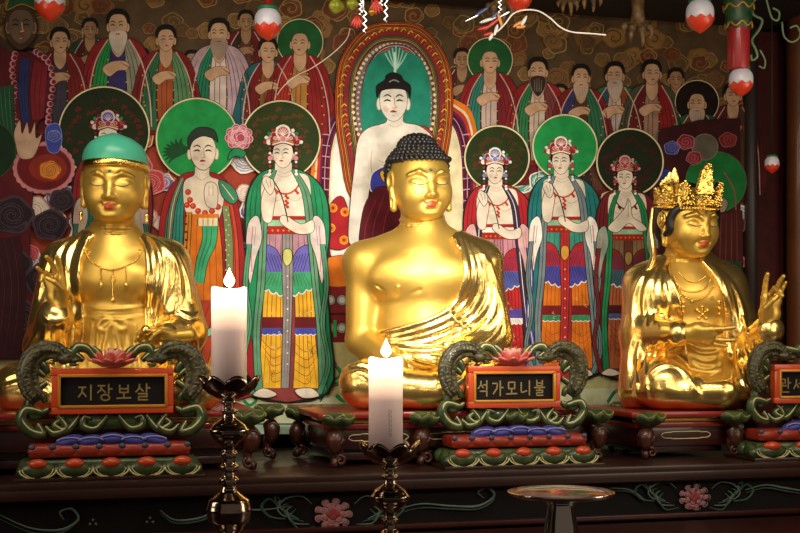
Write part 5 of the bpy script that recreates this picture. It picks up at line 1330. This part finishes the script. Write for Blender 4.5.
def altar():
    aL, aR = -1.75, 2.25
    root = lthing('altar_bench', .2, .62, .0, 'long dark wooden altar bench painted with flowers and scrolls, carrying the statues', 'altar')
    a0 = -.2
    mb = MB(); mb.box((a0 + (aL + aR) / 2, -.03, ZS - .014), (aR - aL, 1.17, .028), bev=.006); mb.box((a0 + (aL + aR) / 2, -.604 - .01, ZS - .04), (aR - aL, .03, .035), bev=.006)
    mb.build('altar_top', WOODB, root, auto=.6)
    mb = MB(); mb.box((a0 + (aL + aR) / 2, -.02, (ZS - .03 + .0) / 2), (aR - aL - .02, 1.14, ZS - .03)); mb.box((a0 + (aL + aR) / 2, -.6, ZS - .058), (aR - aL, .04, .012), bev=.003); mb.build('body', BLACKP, root, smooth=False)
    mb = MB(); mb.box((a0 + (aL + aR) / 2, -.595, ZT + .012), (aR - aL, .05, .02), bev=.004); mb.build('lower_moulding', WOODR, root, auto=.6)
    # painted flowers and scrolls of the front panel, as thin relief
    def fl(px, py):
        d = .018; x = la(px, d) - .2; return x, lz(px, py, d)
    y = d0 = .018 - .62 - .001
    G = mat('scroll_grey', hx('#5a6a66'), rough=.6, noise=.3); PK = mat('peony_dull_pink', hx('#a06a70'), rough=.6, noise=.3, nscale=80); RD = mat('peony_red', hx('#8a3036'), rough=.6)
    DG = mat('scroll_dark_green', hx('#2c4a3c'), rough=.6, noise=.3)
    PE = mat('peony_pale_edge', hx('#c9a0a4'), rough=.6)
    for cx, cy, s in ((333, 514, 1.15), (694, 497, .95)):
        m = [MB(), MB(), MB(), MB(), MB()]
        def at(u, v): a, z = fl(cx + s * 1.15 * u, cy + s * 1.1 * v); return Vector((a, y, z))
        def ln(k, pts, w): 
            q = [at(*p) + Vector((0, -.004 * (k == 4), 0)) for p in cr(pts, False, 6)]; m[k].tube(q, [w * .4, w, w * .4], n=6, flat=.3)
        for rr_, n_ in ((11, 9), (6.5, 7), (2.5, 4)):
            for i in range(n_):
                t = 2 * PI * i / n_; m[1 if rr_ != 2.5 else 2].ell(at(rr_ * math.cos(t), rr_ * .85 * math.sin(t)) + Vector((0, -.0012 * (12 - rr_) * .3, 0)), (.0125 * s, .0016, .0105 * s), nu=10, nv=6)
                if rr_ > 3: ln(4, [(rr_ * math.cos(t) + 3.4 * math.cos(t + u), rr_ * .85 * math.sin(t) + 3.1 * math.sin(t + u)) for u in (-1.3, -.5, .5, 1.3)], .0011)
        m[2].ell(at(-2, 9) + Vector((0, -.002, 0)), (.014, .0016, .012), nu=10, nv=6)
        for sd in (-1, 1):
            for j in range(5):
                ln(0 if j % 2 else 3, [(sd * (14 + j * 4), 10 - j * 2), (sd * (26 + j * 4), 12 - j * 5), (sd * (32 + j * 3), 2 - j * 4), (sd * (28 + j * 3), -4 - j * 2)], .0042)
            ln(0, [(sd * 16, -8), (sd * 24, -14), (sd * 36, -12), (sd * 42, -4), (sd * 36, 2), (sd * 30, -2)], .004)
            ln(3, [(sd * 36, 4), (sd * 48, 2), (sd * 54, -6), (sd * 48, -12), (sd * 42, -6)], .006)
        for k, (nm, mm) in enumerate((('painted_leaves', G), ('painted_peony', PK), ('peony_heart', RD), ('painted_dark_leaves', DG), ('petal_outline', PE))):
            if m[k].v: m[k].build(nm, mm, root)
    def wave(pts, w, mt):
        mb = MB(); q = [Vector((fl(*p)[0], y, fl(*p)[1])) for p in cr(pts, False, 8)]; mb.tube(q, [w * .3, w, w, w * .3], n=6, flat=.3); mb.build('painted_scroll', mt, root)
    for o, (mt, w) in enumerate(((G, .0045), (DG, .003))):
        wave([(390, 512 + o * 4), (420, 504 + o * 4), (450, 506 + o * 3), (478, 506 + o * 3), (494, 496 + o * 3), (488, 488), (478, 492), (484, 498)], w, mt)
        wave([(160, 510 + o * 3), (175, 520 + o * 3), (200, 518 + o * 3), (225, 508 + o * 3), (260, 510), (290, 506)], w, mt)
        wave([(0, 515 + o * 4), (30, 528 + o * 4), (60, 530 + o * 3), (78, 520), (72, 509), (60, 512), (64, 520)], w, mt)
        wave([(745, 490 + o * 3), (765, 485 + o * 3), (785, 488 + o * 3), (810, 492 + o * 3)], w, mt)
        wave([(610, 488 + o * 3), (630, 490 + o * 2), (645, 500 + o * 2)], w * .7, mt)
    for px, py in ((93, 523), (150, 521)):
        mb = MB()
        for dx_, dz_ in ((-3, 1), (3, 1), (0, -3)): a, z = fl(px + dx_, py + dz_); mb.ell((a, y, z), (.0045, .001, .0045), nu=8, nv=6)
        mb.build('painted_dots', G, root)
    # lower offering table in front
    t = lthing('offering_table', .2, -.62, 0, 'low dark red offering table in front of the altar, under the candlesticks', 'table')
    mb = MB(); mb.box((a0 + .25, 0, ZT - .02), (4.1, 1.16, .04), bev=.008); mb.build('table_top', WOODR, t, auto=.6)
    mb = MB(); mb.box((a0 + .25, .0, (ZT - .04) / 2), (4.0, 1.08, ZT - .04)); mb.build('table_body', BLACKP, t, smooth=False)

def candle_set(px, d, cupy, top, cand, label_s, label_c, lean=0.):
    Y = d - 5; k = d / FPX; base = W(px, 0, Y); base.z = ZT; zf = lambda py: CZ + (HY - py) * k - ZT
    root = thing('candlestick', base, label_s, 'candlestick', 'dark brass candlesticks')
    c = base; zc = zf(cupy)       # cup rim height
    U = k
    # turned stem, profile in px below the cup rim
    prof = [(0, 0.002), (34 * U, .002), (36 * U, .012), (30 * U, .022), (20 * U, .035), (14 * U, .06)]
    z = lambda dp: zc - dp * U
    lo = [(14, 195), (9, 185), (7, 175), (11, 170), (11, 166), (7, 162), (8, 155), (20, 142), (23, 130), (20, 120), (9, 112), (6.5, 106), (10, 102), (10, 99), (6.5, 96), (6, 92), (9.5, 89), (9.5, 86), (6, 83), (6, 78), (8.5, 75.5), (8.5, 73), (6, 70), (7, 66), (13, 61), (19.5, 54), (20, 50), (14, 43), (7, 38), (5.5, 34), (8.5, 32), (8.5, 30), (5, 28), (5, 25), (8, 23), (8, 21), (6, 19)]
    lo = [(r, p) for r, p in lo if z(p) > .07]
    prof += [(r * U, z(p)) for r, p in lo]
    prof2 = []
    for (r0, z0), (r1, z1) in zip(prof, prof[1:]):
        for j in range(4): t = j / 4; t2 = t * t * (3 - 2 * t); prof2.append((r0 + (r1 - r0) * t, z0 + (z1 - z0) * t2 if abs(z1 - z0) > abs(r1 - r0) else z0 + (z1 - z0) * t))
    prof2.append(prof[-1])
    mb = MB(); mb.lathe(c, prof2, n=36); mb.build('stem', BRASS, root)
    # scalloped drip cup
    mb = MB(); n = 96
    cp = [(5, 20), (12, 18), (20, 14), (25.5, 8), (28, 2), (30, -2), (29, -1), (26, 4), (22, 9), (10, 12), (1, 12)]
    mb.lathe(c, [(r * U, z(p)) for r, p in cp], n=n, fn=lambda r, zz, a, i: (r * (1 + (.07 * abs(math.sin(4 * a)) if 3 <= i <= 7 else 0)), zz + ((7 * U * (abs(math.sin(4 * a)) - .55)) if 4 <= i <= 6 else 0)))
    mb.build('drip_cup', BRASS, root)
    # candle
    cb = c + Vector((lean, 0, zc - 8 * U)); h = zf(top) - (zc - 8 * U); r = cand * U
    ct = thing('candle', cb, label_c, 'candle', 'lit white candles')
    mb = MB(); rg = random.Random(int(px))
    mb.lathe(cb, [(r * .97, 0)] + [(r * (1 + .006 * math.sin(t * 9)), h * t) for t in np.linspace(.02, .97, 14)] + [(r * .97, h * .992), (r * .86, h), (r * .6, h - .006), (r * .25, h - .01), (.0005, h - .01)], n=40, fn=lambda rr, zz, a, i: (rr, zz + (.004 * math.sin(2 * a + 1) if i > 13 and rr > r * .5 else 0)))
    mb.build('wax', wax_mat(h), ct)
    mb = MB(); mb.tube([cb + Vector((0, 0, h - .012)), cb + Vector((.0005, 0, h + .004)), cb + Vector((.002, 0, h + .014))], .0012, n=6); mb.build('wick', HAIRB, ct)
    mb = MB(); mb.lathe(cb + Vector((.001, 0, h + .002)), [(.0005, 0), (.008, .004), (.014, .012), (.0145, .02), (.010, .030), (.005, .040), (.0004, .052)], n=16); mb.build('flame', FLAME, ct)
    point('candle_light', cb + Vector((0, 0, h + .045)), .012, 1.6, (1, .62, .3))
    return ct
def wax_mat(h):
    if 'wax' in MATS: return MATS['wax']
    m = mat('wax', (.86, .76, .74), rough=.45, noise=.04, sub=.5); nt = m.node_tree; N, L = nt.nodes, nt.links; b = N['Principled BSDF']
    # flame glow in the wax, put in as an emission ramp up the candle
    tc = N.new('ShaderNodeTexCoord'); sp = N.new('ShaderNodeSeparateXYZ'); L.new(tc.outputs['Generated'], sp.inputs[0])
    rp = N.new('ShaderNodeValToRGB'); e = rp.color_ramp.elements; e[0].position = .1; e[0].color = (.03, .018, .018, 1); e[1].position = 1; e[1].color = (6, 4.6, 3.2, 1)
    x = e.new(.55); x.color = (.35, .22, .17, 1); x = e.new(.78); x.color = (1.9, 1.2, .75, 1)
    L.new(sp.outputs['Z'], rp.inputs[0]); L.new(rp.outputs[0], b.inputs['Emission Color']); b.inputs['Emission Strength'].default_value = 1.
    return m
FLAME = mat('flame', (1, .8, .4), emis=(1, .72, .32), estr=22)

def tray():
    d = 3.62; Y = d - 5; k = d / FPX; base = W(561, 0, Y); base.z = ZT
    root = thing('offering_tray', base, 'round polished silver pedestal tray in front of the middle name board', 'tray')
    zt = CZ + (HY - 492.5) * k - ZT; R = 53 * k
    mb = MB(); mb.lathe(base, [(.0005, zt - .006), (R * .8, zt - .006), (R * .9, zt - .003), (R, zt + .004), (R * 1.012, zt + .003), (R * 1.0, zt - .004), (R * .9, zt - .011), (R * .4, zt - .014), (.02, zt - .014)], n=64); mb.build('plate', SILVER, root)
    mb = MB(); mb.lathe(base, [(.075, 0), (.078, .004), (.07, .01), (.066, .02), (.058, .05), (.048, zt - .09), (.038, zt - .035), (.042, zt - .018), (.05, zt - .012)], n=40); mb.build('pedestal', SILVER, root)
    mb = MB(); mb.lathe(base + Vector((0, 0, zt - .03)), [(.036, -.006), (.043, -.002), (.043, .003), (.036, .007)], n=32); mb.build('collar_ring', SILVER, root)

# ================================================================== things hanging from the canopy
BUDW = mat('bud_white', hx('#c9c8d8'), rough=.45, noise=.15, nscale=30, coat=.3); BUDR = mat('bud_red', hx('#d03a1e'), rough=.4, noise=.15, nscale=40, coat=.4); CAPT = mat('bud_cap_green', hx('#1f6a48'), rough=.4)
def pendant(px, py, Y, rp, label, hang=.5, post='red', thick=.006, bl=None):
    c = W(px, py, Y); r = rp * (Y + 5) / FPX
    root = thing('hanging_lotus_bud', c, label, 'ornament', 'red and white lotus buds hanging from the canopy')
    mb = MB(); pr = [(.3, 1.08), (.62, .98), (.9, .62), (1.0, .2), (.97, -.25), (.78, -.7), (.45, -1.02), (.12, -1.22), (.004, -1.3)]
    q = cr([(a * r, b * r) for a, b in pr], False, 4); mb.lathe(c, [tuple(p) for p in q], n=32); mb.build('bud', bl or BUDW, root)
    mb = MB(); nt_ = 9
    pr2 = [(1.0, -.1), (.99, -.25), (.9, -.52), (.74, -.78), (.45, -1.05), (.12, -1.26), (.004, -1.34)]
    q = cr([(a * r * 1.025, b * r) for a, b in pr2], False, 4)
    def f(rr, zz, a, i):
        if i == 0: zt_ = -.12 * r - .26 * r * abs(((a * nt_ / (2 * PI)) % 1) - .5) * 2; return (1.0 * r * 1.025 * math.sqrt(max(.2, 1 - (zt_ / r / 1.35) ** 2)), zt_)
        return rr, min(zz, -.12 * r - .26 * r * abs(((a * nt_ / (2 * PI)) % 1) - .5) * 2 - .0001)
    mb.lathe(c, [tuple(p) for p in q], n=nt_ * 8, fn=f); mb.build('red_petals', BUDR, root)
    mb = MB(); mb.lathe(c + Vector((0, 0, 1.0 * r)), [(.0005, .26 * r), (.6 * r, .24 * r), (.8 * r, .1 * r), (.78 * r, -.04 * r), (.5 * r, -.1 * r), (.2 * r, -.1 * r)], n=24); mb.build('green_cap', CAPT, root)
    z1 = hang
    mb = MB()
    mb.tube([c + Vector((0, 0, 1.2 * r)), c + Vector((0, 0, z1))], thick, n=16); mb.build('hanger', mat('hanger_red', hx('#9a1c1c'), rough=.4, noise=.2, coat=.3) if post == 'red' else mat('hanger_dark', hx('#1c1414'), rough=.6), root)
    return root
# ================================================================== canopy, room, hanging ornaments
ZC = 3.02     # underside of the canopy's front
def local_box(name, a, b, z, da, db, dz, m, kind='structure', bev=0.):
    mb = MB(); mb.box((a, b, z), (da, db, dz), bev=bev); o = mb.build(name, m, None, smooth=False)
    o.data.transform(Matrix.Translation((OX, OY, 0)) @ Matrix.Rotation(ALPHA, 4, 'Z')); 
    if kind: o['kind'] = kind
    return o
DARK = mat('dark_wood', hx('#1c1210'), rough=.7, noise=.4, nscale=6)  # very dark brown wood with random noise mottling
DARKR = mat('dark_red_wall', hx('#2e1210'), rough=.7, noise=.4, nscale=5)
def room():
    local_box('wall_back', .3, 1.56, 1.7, 6.4, .06, 3.4, DARKR)
    local_box('wall_right', 2.85, -.3, 1.7, .08, 3.6, 3.4, DARK)
    local_box('wall_left', -2.35, -.5, 1.7, .08, 3.6, 3.4, DARK)
    local_box('ceiling', .0, -1.5, 3.42, 7, 5.6, .06, DARK)
    f = local_box('floor', 0, -2.2, -.03, 7, 7.2, .06, mat('floor_wood', hx('#3a2416'), rough=.4, noise=.4))
    # canopy over the altar
    root = lthing('altar_canopy', .1, .5, ZC, 'dark carved wooden canopy over the altar, along the top edge', 'canopy')
    mb = MB(); mb.box((0, .03, .12), (4.1, 1.1, .05)); mb.build('canopy_ceiling', DARK, root, smooth=False)
    mb = MB(); mb.box((0, -.50, .20), (4.1, .06, .22), bev=.01); mb.box((0, -.51, .11), (4.1, .08, .03), bev=.01)
    mb.build('front_beam', mat('beam_dark', hx('#231311'), rough=.5, noise=.4), root, auto=.6)
    # carved dragon claws reaching down out of the dark
    TAN = mat('claw_tan', hx('#8a6a42'), rough=.5, noise=.5, nscale=30, col2=hx('#3a2a1c'))
    for px, py, s in ((638, 26, 1.), (500, 6, .9), (568, 2, .7), (590, -4, .8)):
        mb = MB(); c = W(px, py, .2); k = 5.2 / FPX * s
        o = Vector(L2W(.1, .5, ZC)); R = Matrix.Rotation(-ALPHA, 3, 'Z'); T = lambda u, v, w=0: R @ (c + Vector((u * k, w * k, -v * k)) - o)
        mb.tube([T(0, -30), T(0, -14), T(0, -2)], [7 * k, 6 * k, 8 * k], n=10)
        for u, v, w in ((-14, 2, -2), (-8, 12, -6), (3, 16, -7), (12, 8, -4)):
            mb.tube([T(*q) for q in cr([(u * .3, -2, 0), (u * .9, v * .3, w), (u * 1.05, v, w * 1.3), (u * .95, v + 6, w)], n=4)], [3.6 * k, 3.4 * k, 2.6 * k, .6 * k], n=8)
            mb.ell(T(u * .9, v * .3, w), 4 * k, nu=10)
        mb.build('carved_claw', TAN, root)
    # right-hand pillar and bracket scroll
    pr = thing('wooden_pillar', (*WA(800, 430, 1.30)[:2], 0), 'round reddish brown wooden pillar at the right edge behind the raised hand', 'pillar')
    c = WA(800, 430, 1.30); c.z = 0
    mb = MB(); mb.lathe(c, [(.066, 0), (.066, 3.39)], n=40); mb.build('shaft', mat('pillar_wood', hx('#7a4222'), rough=.45, noise=.35, nscale=5, coat=.2), pr)
    # recess boards between painting and pillar
    local_box('trim_1', la(768, 1.42), 1.46, 1.9, .2, .04, 2.6, mat('recess_red', hx('#5a1c1c'), rough=.6, noise=.4))
    # scroll bracket
    br = thing('scroll_bracket', W(752, 30, .1), 'pale green scroll bracket beside the hanging red post, top right', 'ornament')
    PG = mat('scroll_pale_green', hx('#7a9a72'), rough=.5, noise=.3)
    k = 5.1 / FPX
    for pts, w in (([(757, -72), (764, -30), (762, -8), (753, 2), (753, 14), (762, 20), (759, 30), (752, 40), (756, 50), (757, 57), (752, 60), (751, 55)], 1.3), ([(764, -8), (768, 6), (772, 18), (778, 20), (779, 12), (773, 8)], 1.1), ([(760, 50), (765, 60), (764, 68), (759, 66)], .9), ([(782, 22), (784, 36), (792, 42), (800, 36), (797, 26), (790, 28)], 1.)):
        mb = MB(); mb.tube([W(p[0], p[1], .1) for p in cr(pts, n=6)], w * k, n=8); mb.build('scroll', PG, br)
    # red hanging post with painted leaf collar, its finial bud is the largest right-hand one
    hp = thing('hanging_post', W(738, 40, -.05), 'red hanging post with green and gold painted collar, top right', 'post')
    Y = -.05; k = 4.95 / FPX; c = W(738.5, 70, Y); mb = MB(); mb.lathe(c, [(.0005, 0), (10.5 * k, 0), (11 * k, 1 * k), (11 * k, 60 * k)], n=28); mb.build('red_shaft', mat('post_red', hx('#a01f26'), rough=.4, noise=.25, coat=.3), hp)
    mb = MB(); mb.lathe(c + Vector((0, 0, 40 * k)), [(10.5 * k, 0), (12.5 * k, 2 * k), (13 * k, 10 * k), (14 * k, 22 * k), (15 * k, 30 * k), (13 * k, 40 * k), (13 * k, 70 * k)], n=28, fn=lambda r, z, a, i: (r, z + (1.6 * k * math.sin(7 * a) if i < 2 else 0))); mb.build('green_collar', mat('collar_green', hx('#2c5a34'), rough=.45, noise=.5, nscale=30, col2=hx('#12281a')), hp)
    for zz, r_ in ((44, 12.9), (62, 14.6)):
        mb = MB(); mb.tube([c + Vector(((r_ + .3) * k * math.cos(t), (r_ + .3) * k * math.sin(t), (zz + 2.2 * math.sin(7 * t)) * k)) for t in np.linspace(0, 2 * PI, 85)], 1.1 * k, n=6); mb.build('gold_band', mat('collar_gold', hx('#a8863a'), rough=.4, metal=.3), hp)

    pendant(268, 23, -.25, 13.5, 'lotus bud ornament with red tip hanging above the pink peony of the painting', hang=ZC-W(0,23,-.25).z+.1, thick=.016)
    pendant(700, 15, -.25, 14, 'bluish white lotus bud with red tip hanging nearest left of the red post', hang=.55, thick=.014)
    pendant(741, 81, -.05, 12, 'lotus bud with white top forming the finial of the red hanging post', hang=.05, post='red', thick=.012)
    pendant(50, 2, -.3, 15, 'lotus bud with red tip hanging at the top left corner', hang=.4, thick=.014)
    pendant(519, -3, -.2, 12.5, 'red lotus bud cut by the top edge above the curled white ribbon', hang=.4, thick=.012, bl=BUDR)
    pendant(772, 164, .45, 7.2, 'smallest lotus bud, hanging low beside the brown pillar', hang=1.0, post='dark', thick=.003)

    # glittering charm clusters
    SILV = mat('charm_silver', (.75, .75, .78), rough=.2, metal=1.); YEL = mat('charm_yellow', hx('#9aa030'), rough=.3, noise=.4, nscale=50); CRED = mat('charm_red', hx('#c42a22'), rough=.35, noise=.2)
    CHB = mat('charm_blue', hx('#3a4a7a'), rough=.35); CHW = mat('charm_white', hx('#d8d8d8'), rough=.4); CHO = mat('charm_orange', hx('#d08a4a'), rough=.4)
    WIRE = mat('ribbon_white', hx('#d0c4bc'), rough=.5)
    Y = -.3; k = 4.7 / FPX
    def cluster(name, label, items, wire, wiremat, ww, top):
        r0 = thing(name, W(items[0][1], items[0][2], Y), label, 'ornament')
        for it in items:
            ty, x, y_ = it[:3]; c = W(x, y_, Y); mb = MB()
            if ty == 'ball': 
                leaf_blob(mb, c, (it[3] * k,) * 3, 3); mb.tube([c, c + Vector((0, 0, (y_ - top) * k))], .0015, n=6); mb.build('ball', it[4], r0)
            elif ty == 'petal':
                for j in range(5): mb.ell(c + Vector(((j - 2) * 1.7 * k, 0, (abs(j - 2) * 1. - 1) * k)), (1.6 * k, 1.5 * k, it[3] * k), Euler((0, (j - 2) * -.25, 0)).to_matrix(), nu=10)
                mb.tube([c, c + Vector((0, 0, (y_ - top) * k))], .0015, n=6); mb.build('petal_charm', it[4], r0)
            elif ty == 'zig':
                n = 7; P = [c + Vector(((1.8 if j % 2 else -1.8) * k, (1 if j % 2 else -1) * k, (it[3] / 2 - it[3] * j / n) * k)) for j in range(n + 1)]; mb.tube([P[0] + Vector((0, 0, (y_ - top) * k))] + P, 1.1 * k, n=6, flat=.4); mb.build('twisted_strip', it[4], r0)
            elif ty == 'leaf':
                a = it[4 + 1]; R = Euler((0, a, 0)).to_matrix(); mb.ell(c, (1.7 * k, .9 * k, it[3] * k), R, nu=12); mb.build('feather', it[4], r0)
        if wire:
            mb = MB(); mb.tube([W(p[0], p[1], p[2] if len(p) > 2 else Y) for p in cr(wire, n=8)], ww * k, n=8); mb.build('curled_ribbon', wiremat, r0)
    cluster('hanging_charm', 'cluster of red, yellow and silver charms hanging above the central painted halo',
        [('ball', 336, 6, 7, YEL), ('ball', 352, 4, 5.5, YEL), ('petal', 357, 22, 6, CRED), ('zig', 365, 22, 24, SILV), ('zig', 361, 8, 16, SILV), ('petal', 376, 6, 8, CRED), ('ball', 372, 12, 3.5, mat('charm_gold', hx('#c9962f'), rough=.3, metal=.6)), ('zig', 386, 10, 26, SILV), ('zig', 381, 2, 14, SILV)],
        [(350, 29, -.3), (346, 40, -.25), (332, 54, -.2), (312, 68, -.15), (296, 76, -.1), (284, 86, -.08), (277, 95, -.05)], WIRE, .55, -40)
    cluster('hanging_charm', 'cluster of silver, blue and red feather charms trailing a long white curled ribbon',
        [('leaf', 472, 18, 8, SILV, 1.1), ('leaf', 481, 12, 9, CHB, 1.0), ('leaf', 488, 20, 9, CHW, 1.25), ('leaf', 484, 28, 7, CRED, 1.3), ('leaf', 494, 16, 8, CHB, .8), ('leaf', 492, 24, 10, CRED, .9), ('leaf', 496, 30, 6, CHW, .3), ('leaf', 500, 20, 8, CHO, -.3),
         ('leaf', 488, 34, 5, CRED, 1.2), ('leaf', 491, 37, 4, CHW, .5), ('leaf', 518, 24, 6, CHO, 1.), ('leaf', 524, 21, 6, CHW, .5), ('leaf', 521, 27, 5, CHO, 1.4), ('leaf', 505, 14, 6, SILV, 1.), ('zig', 500, 6, 16, SILV)],
        [(497, 32), (505, 24), (513, 14), (524, 10), (538, 11), (550, 18), (560, 27), (572, 32), (590, 33.5), (606, 35)], mat('ribbon_bright', hx('#f0ece8'), rough=.4), .8, -30)
# ================================================================== assemble
sc_ = statue_centre()
sl = statue_left(); sr = statue_right()
# the side figures sit on the same oblique row as the Buddha; the left one is a little smaller, the right one larger
sl.location = (-1.0967, -.24, 1.3563); sl.scale = (.9407,) * 3
sr.location = (1.2395, .38, 1.3245); sr.scale = (1.0632,) * 3
painting()
altar()
nameboard(51.4, 173, '지장보살', (76, 152), 19, 200, 'widest name board, reading 지장보살, in front of the green-capped statue')
nameboard(466.3, 558.3, '석가모니불', (475.5, 545.5), 448, 598.5, 'name board reading 석가모니불 with orange-red frame, before the bare-shouldered Buddha')
nameboard(771.5, 880, '관세음보살', (777, 846), 757, 915, 'name board cut off by the right edge, reading 관세')
zb = lambda r: r.location.z
stand([(299, .72), 337, 423, 509, 594, (622, .72)], (322, 606), zb(sc_) - .013, 'wide lacquered stand with green leaf caps under the bare-shouldered Buddha', depth=.62, bfr=.26, cart=[(350, 410), (430, 495)])
stand([(268, .66), 248, -20], (-40, 254), zb(sl) - .013, 'lacquered stand under the green-capped statue, mostly hidden by its name board', depth=.56, bfr=.26)
stand([(612, .7), 646, 730, (790, .7)], (634, 742), zb(sr) - .013, 'narrow lacquered stand with cream cartouche under the crowned statue', depth=.58, bfr=.26, cart=[(664, 713)])
candle_set(229, 3.4, 380, 288, 17.5, 'tall dark brass candlestick at the left, before the wide name board', 'thicker lit white candle at the left, glowing at its top')
cc = candle_set(390, 3.52, 446, 358, 17, 'dark brass candlestick in front of the central Buddha', 'lit white candle in front of the central Buddha, with faint grey writing', lean=-.012)
# faint vertical writing on the middle candle
mb = MB(); kk = 3.52 / FPX; Yc = 3.52 - 5 - 17 * kk * .98
rq = random.Random(4)
for i in range(6):
    y0 = 410 + i * 4.6
    for (a, b_) in (((0, 0), (2.6, 0)), ((1.3, 0), (.6, 2)), ((1.2, 1.2), (2.6, 2.6)), ((0, 3.2), (2.8, 3.2)), ((3.4, 0), (3.4, 3.2))):
        p, q = W(388 + a[0], y0 + a[1], Yc), W(388 + b_[0], y0 + b_[1], Yc); mb.tube([p, q], .00045, n=5)
mb.build('grey_writing', mat('faint_grey', hx('#55506a'), rough=.6), cc)
tray()
room()
# ------------------------------------------------------------------ light
spot('key', (1.5, -3.0, 2.6), (0.12, .3, 1.95), .22, 105, (1, .87, .66), 50, 1.)
spot('fill', (-1.7, -3.0, 2.3), (-.2, .3, 1.92), .30, 80, (1, .85, .64), 50, 1.)
spot('right_accent', (.9, -2.6, 2.5), (1.25, .3, 1.9), .2, 62, (1, .86, .62), 24, 1.)
area('side_left', (-2.0, -1.6, 1.9), (-.5, .1, 1.8), .9, 10, (1, .82, .6))  # added lamp with no visible source, gives the gold something to reflect
area('side_right', (2.3, -1.6, 1.9), (.9, .3, 1.8), .9, 10, (1, .82, .6))  # its counterpart, likewise added for broad highlights on the gold
area('top_row', (0, -1.5, 2.98), (.1, .1, 1.8), 2.8, 18, (1, .88, .68), spread=math.radians(110), sy=.5)
spot('painting_wash', (.25, -1.6, 2.25), (-.02, 1.0, 1.78), .10, 140, (1, .92, .8), 58, 1.)
point('right_fill', (2.1, -.6, 2.2), .25, 12, (1, .75, .5))  # unseen lamp added to lift the pillar and the recess
spot('tray_fill', (.9, -2.6, 2.6), (.46, -1.38, 1.3), .08, 14, (1, .9, .78), 14, .8)  # added spot, source unseen, brightens the silver tray
w = bpy.data.worlds.new('world'); SC.world = w; w.use_nodes = True; w.node_tree.nodes['Background'].inputs[0].default_value = (.6, .45, .35, 1); w.node_tree.nodes['Background'].inputs[1].default_value = .12
SC.view_settings.view_transform = 'Standard'
# ================================================================== camera
cam = bpy.data.cameras.new('camera'); co = bpy.data.objects.new('camera', cam); COL.objects.link(co)
co.location = (0, -5, CZ); co.rotation_euler = (PI / 2, 0, 0)
cam.sensor_width = 36; cam.lens = FPX * 36 / 800; cam.shift_y = (HY - 266.5) / 800; cam.clip_end = 100
SC.camera = co
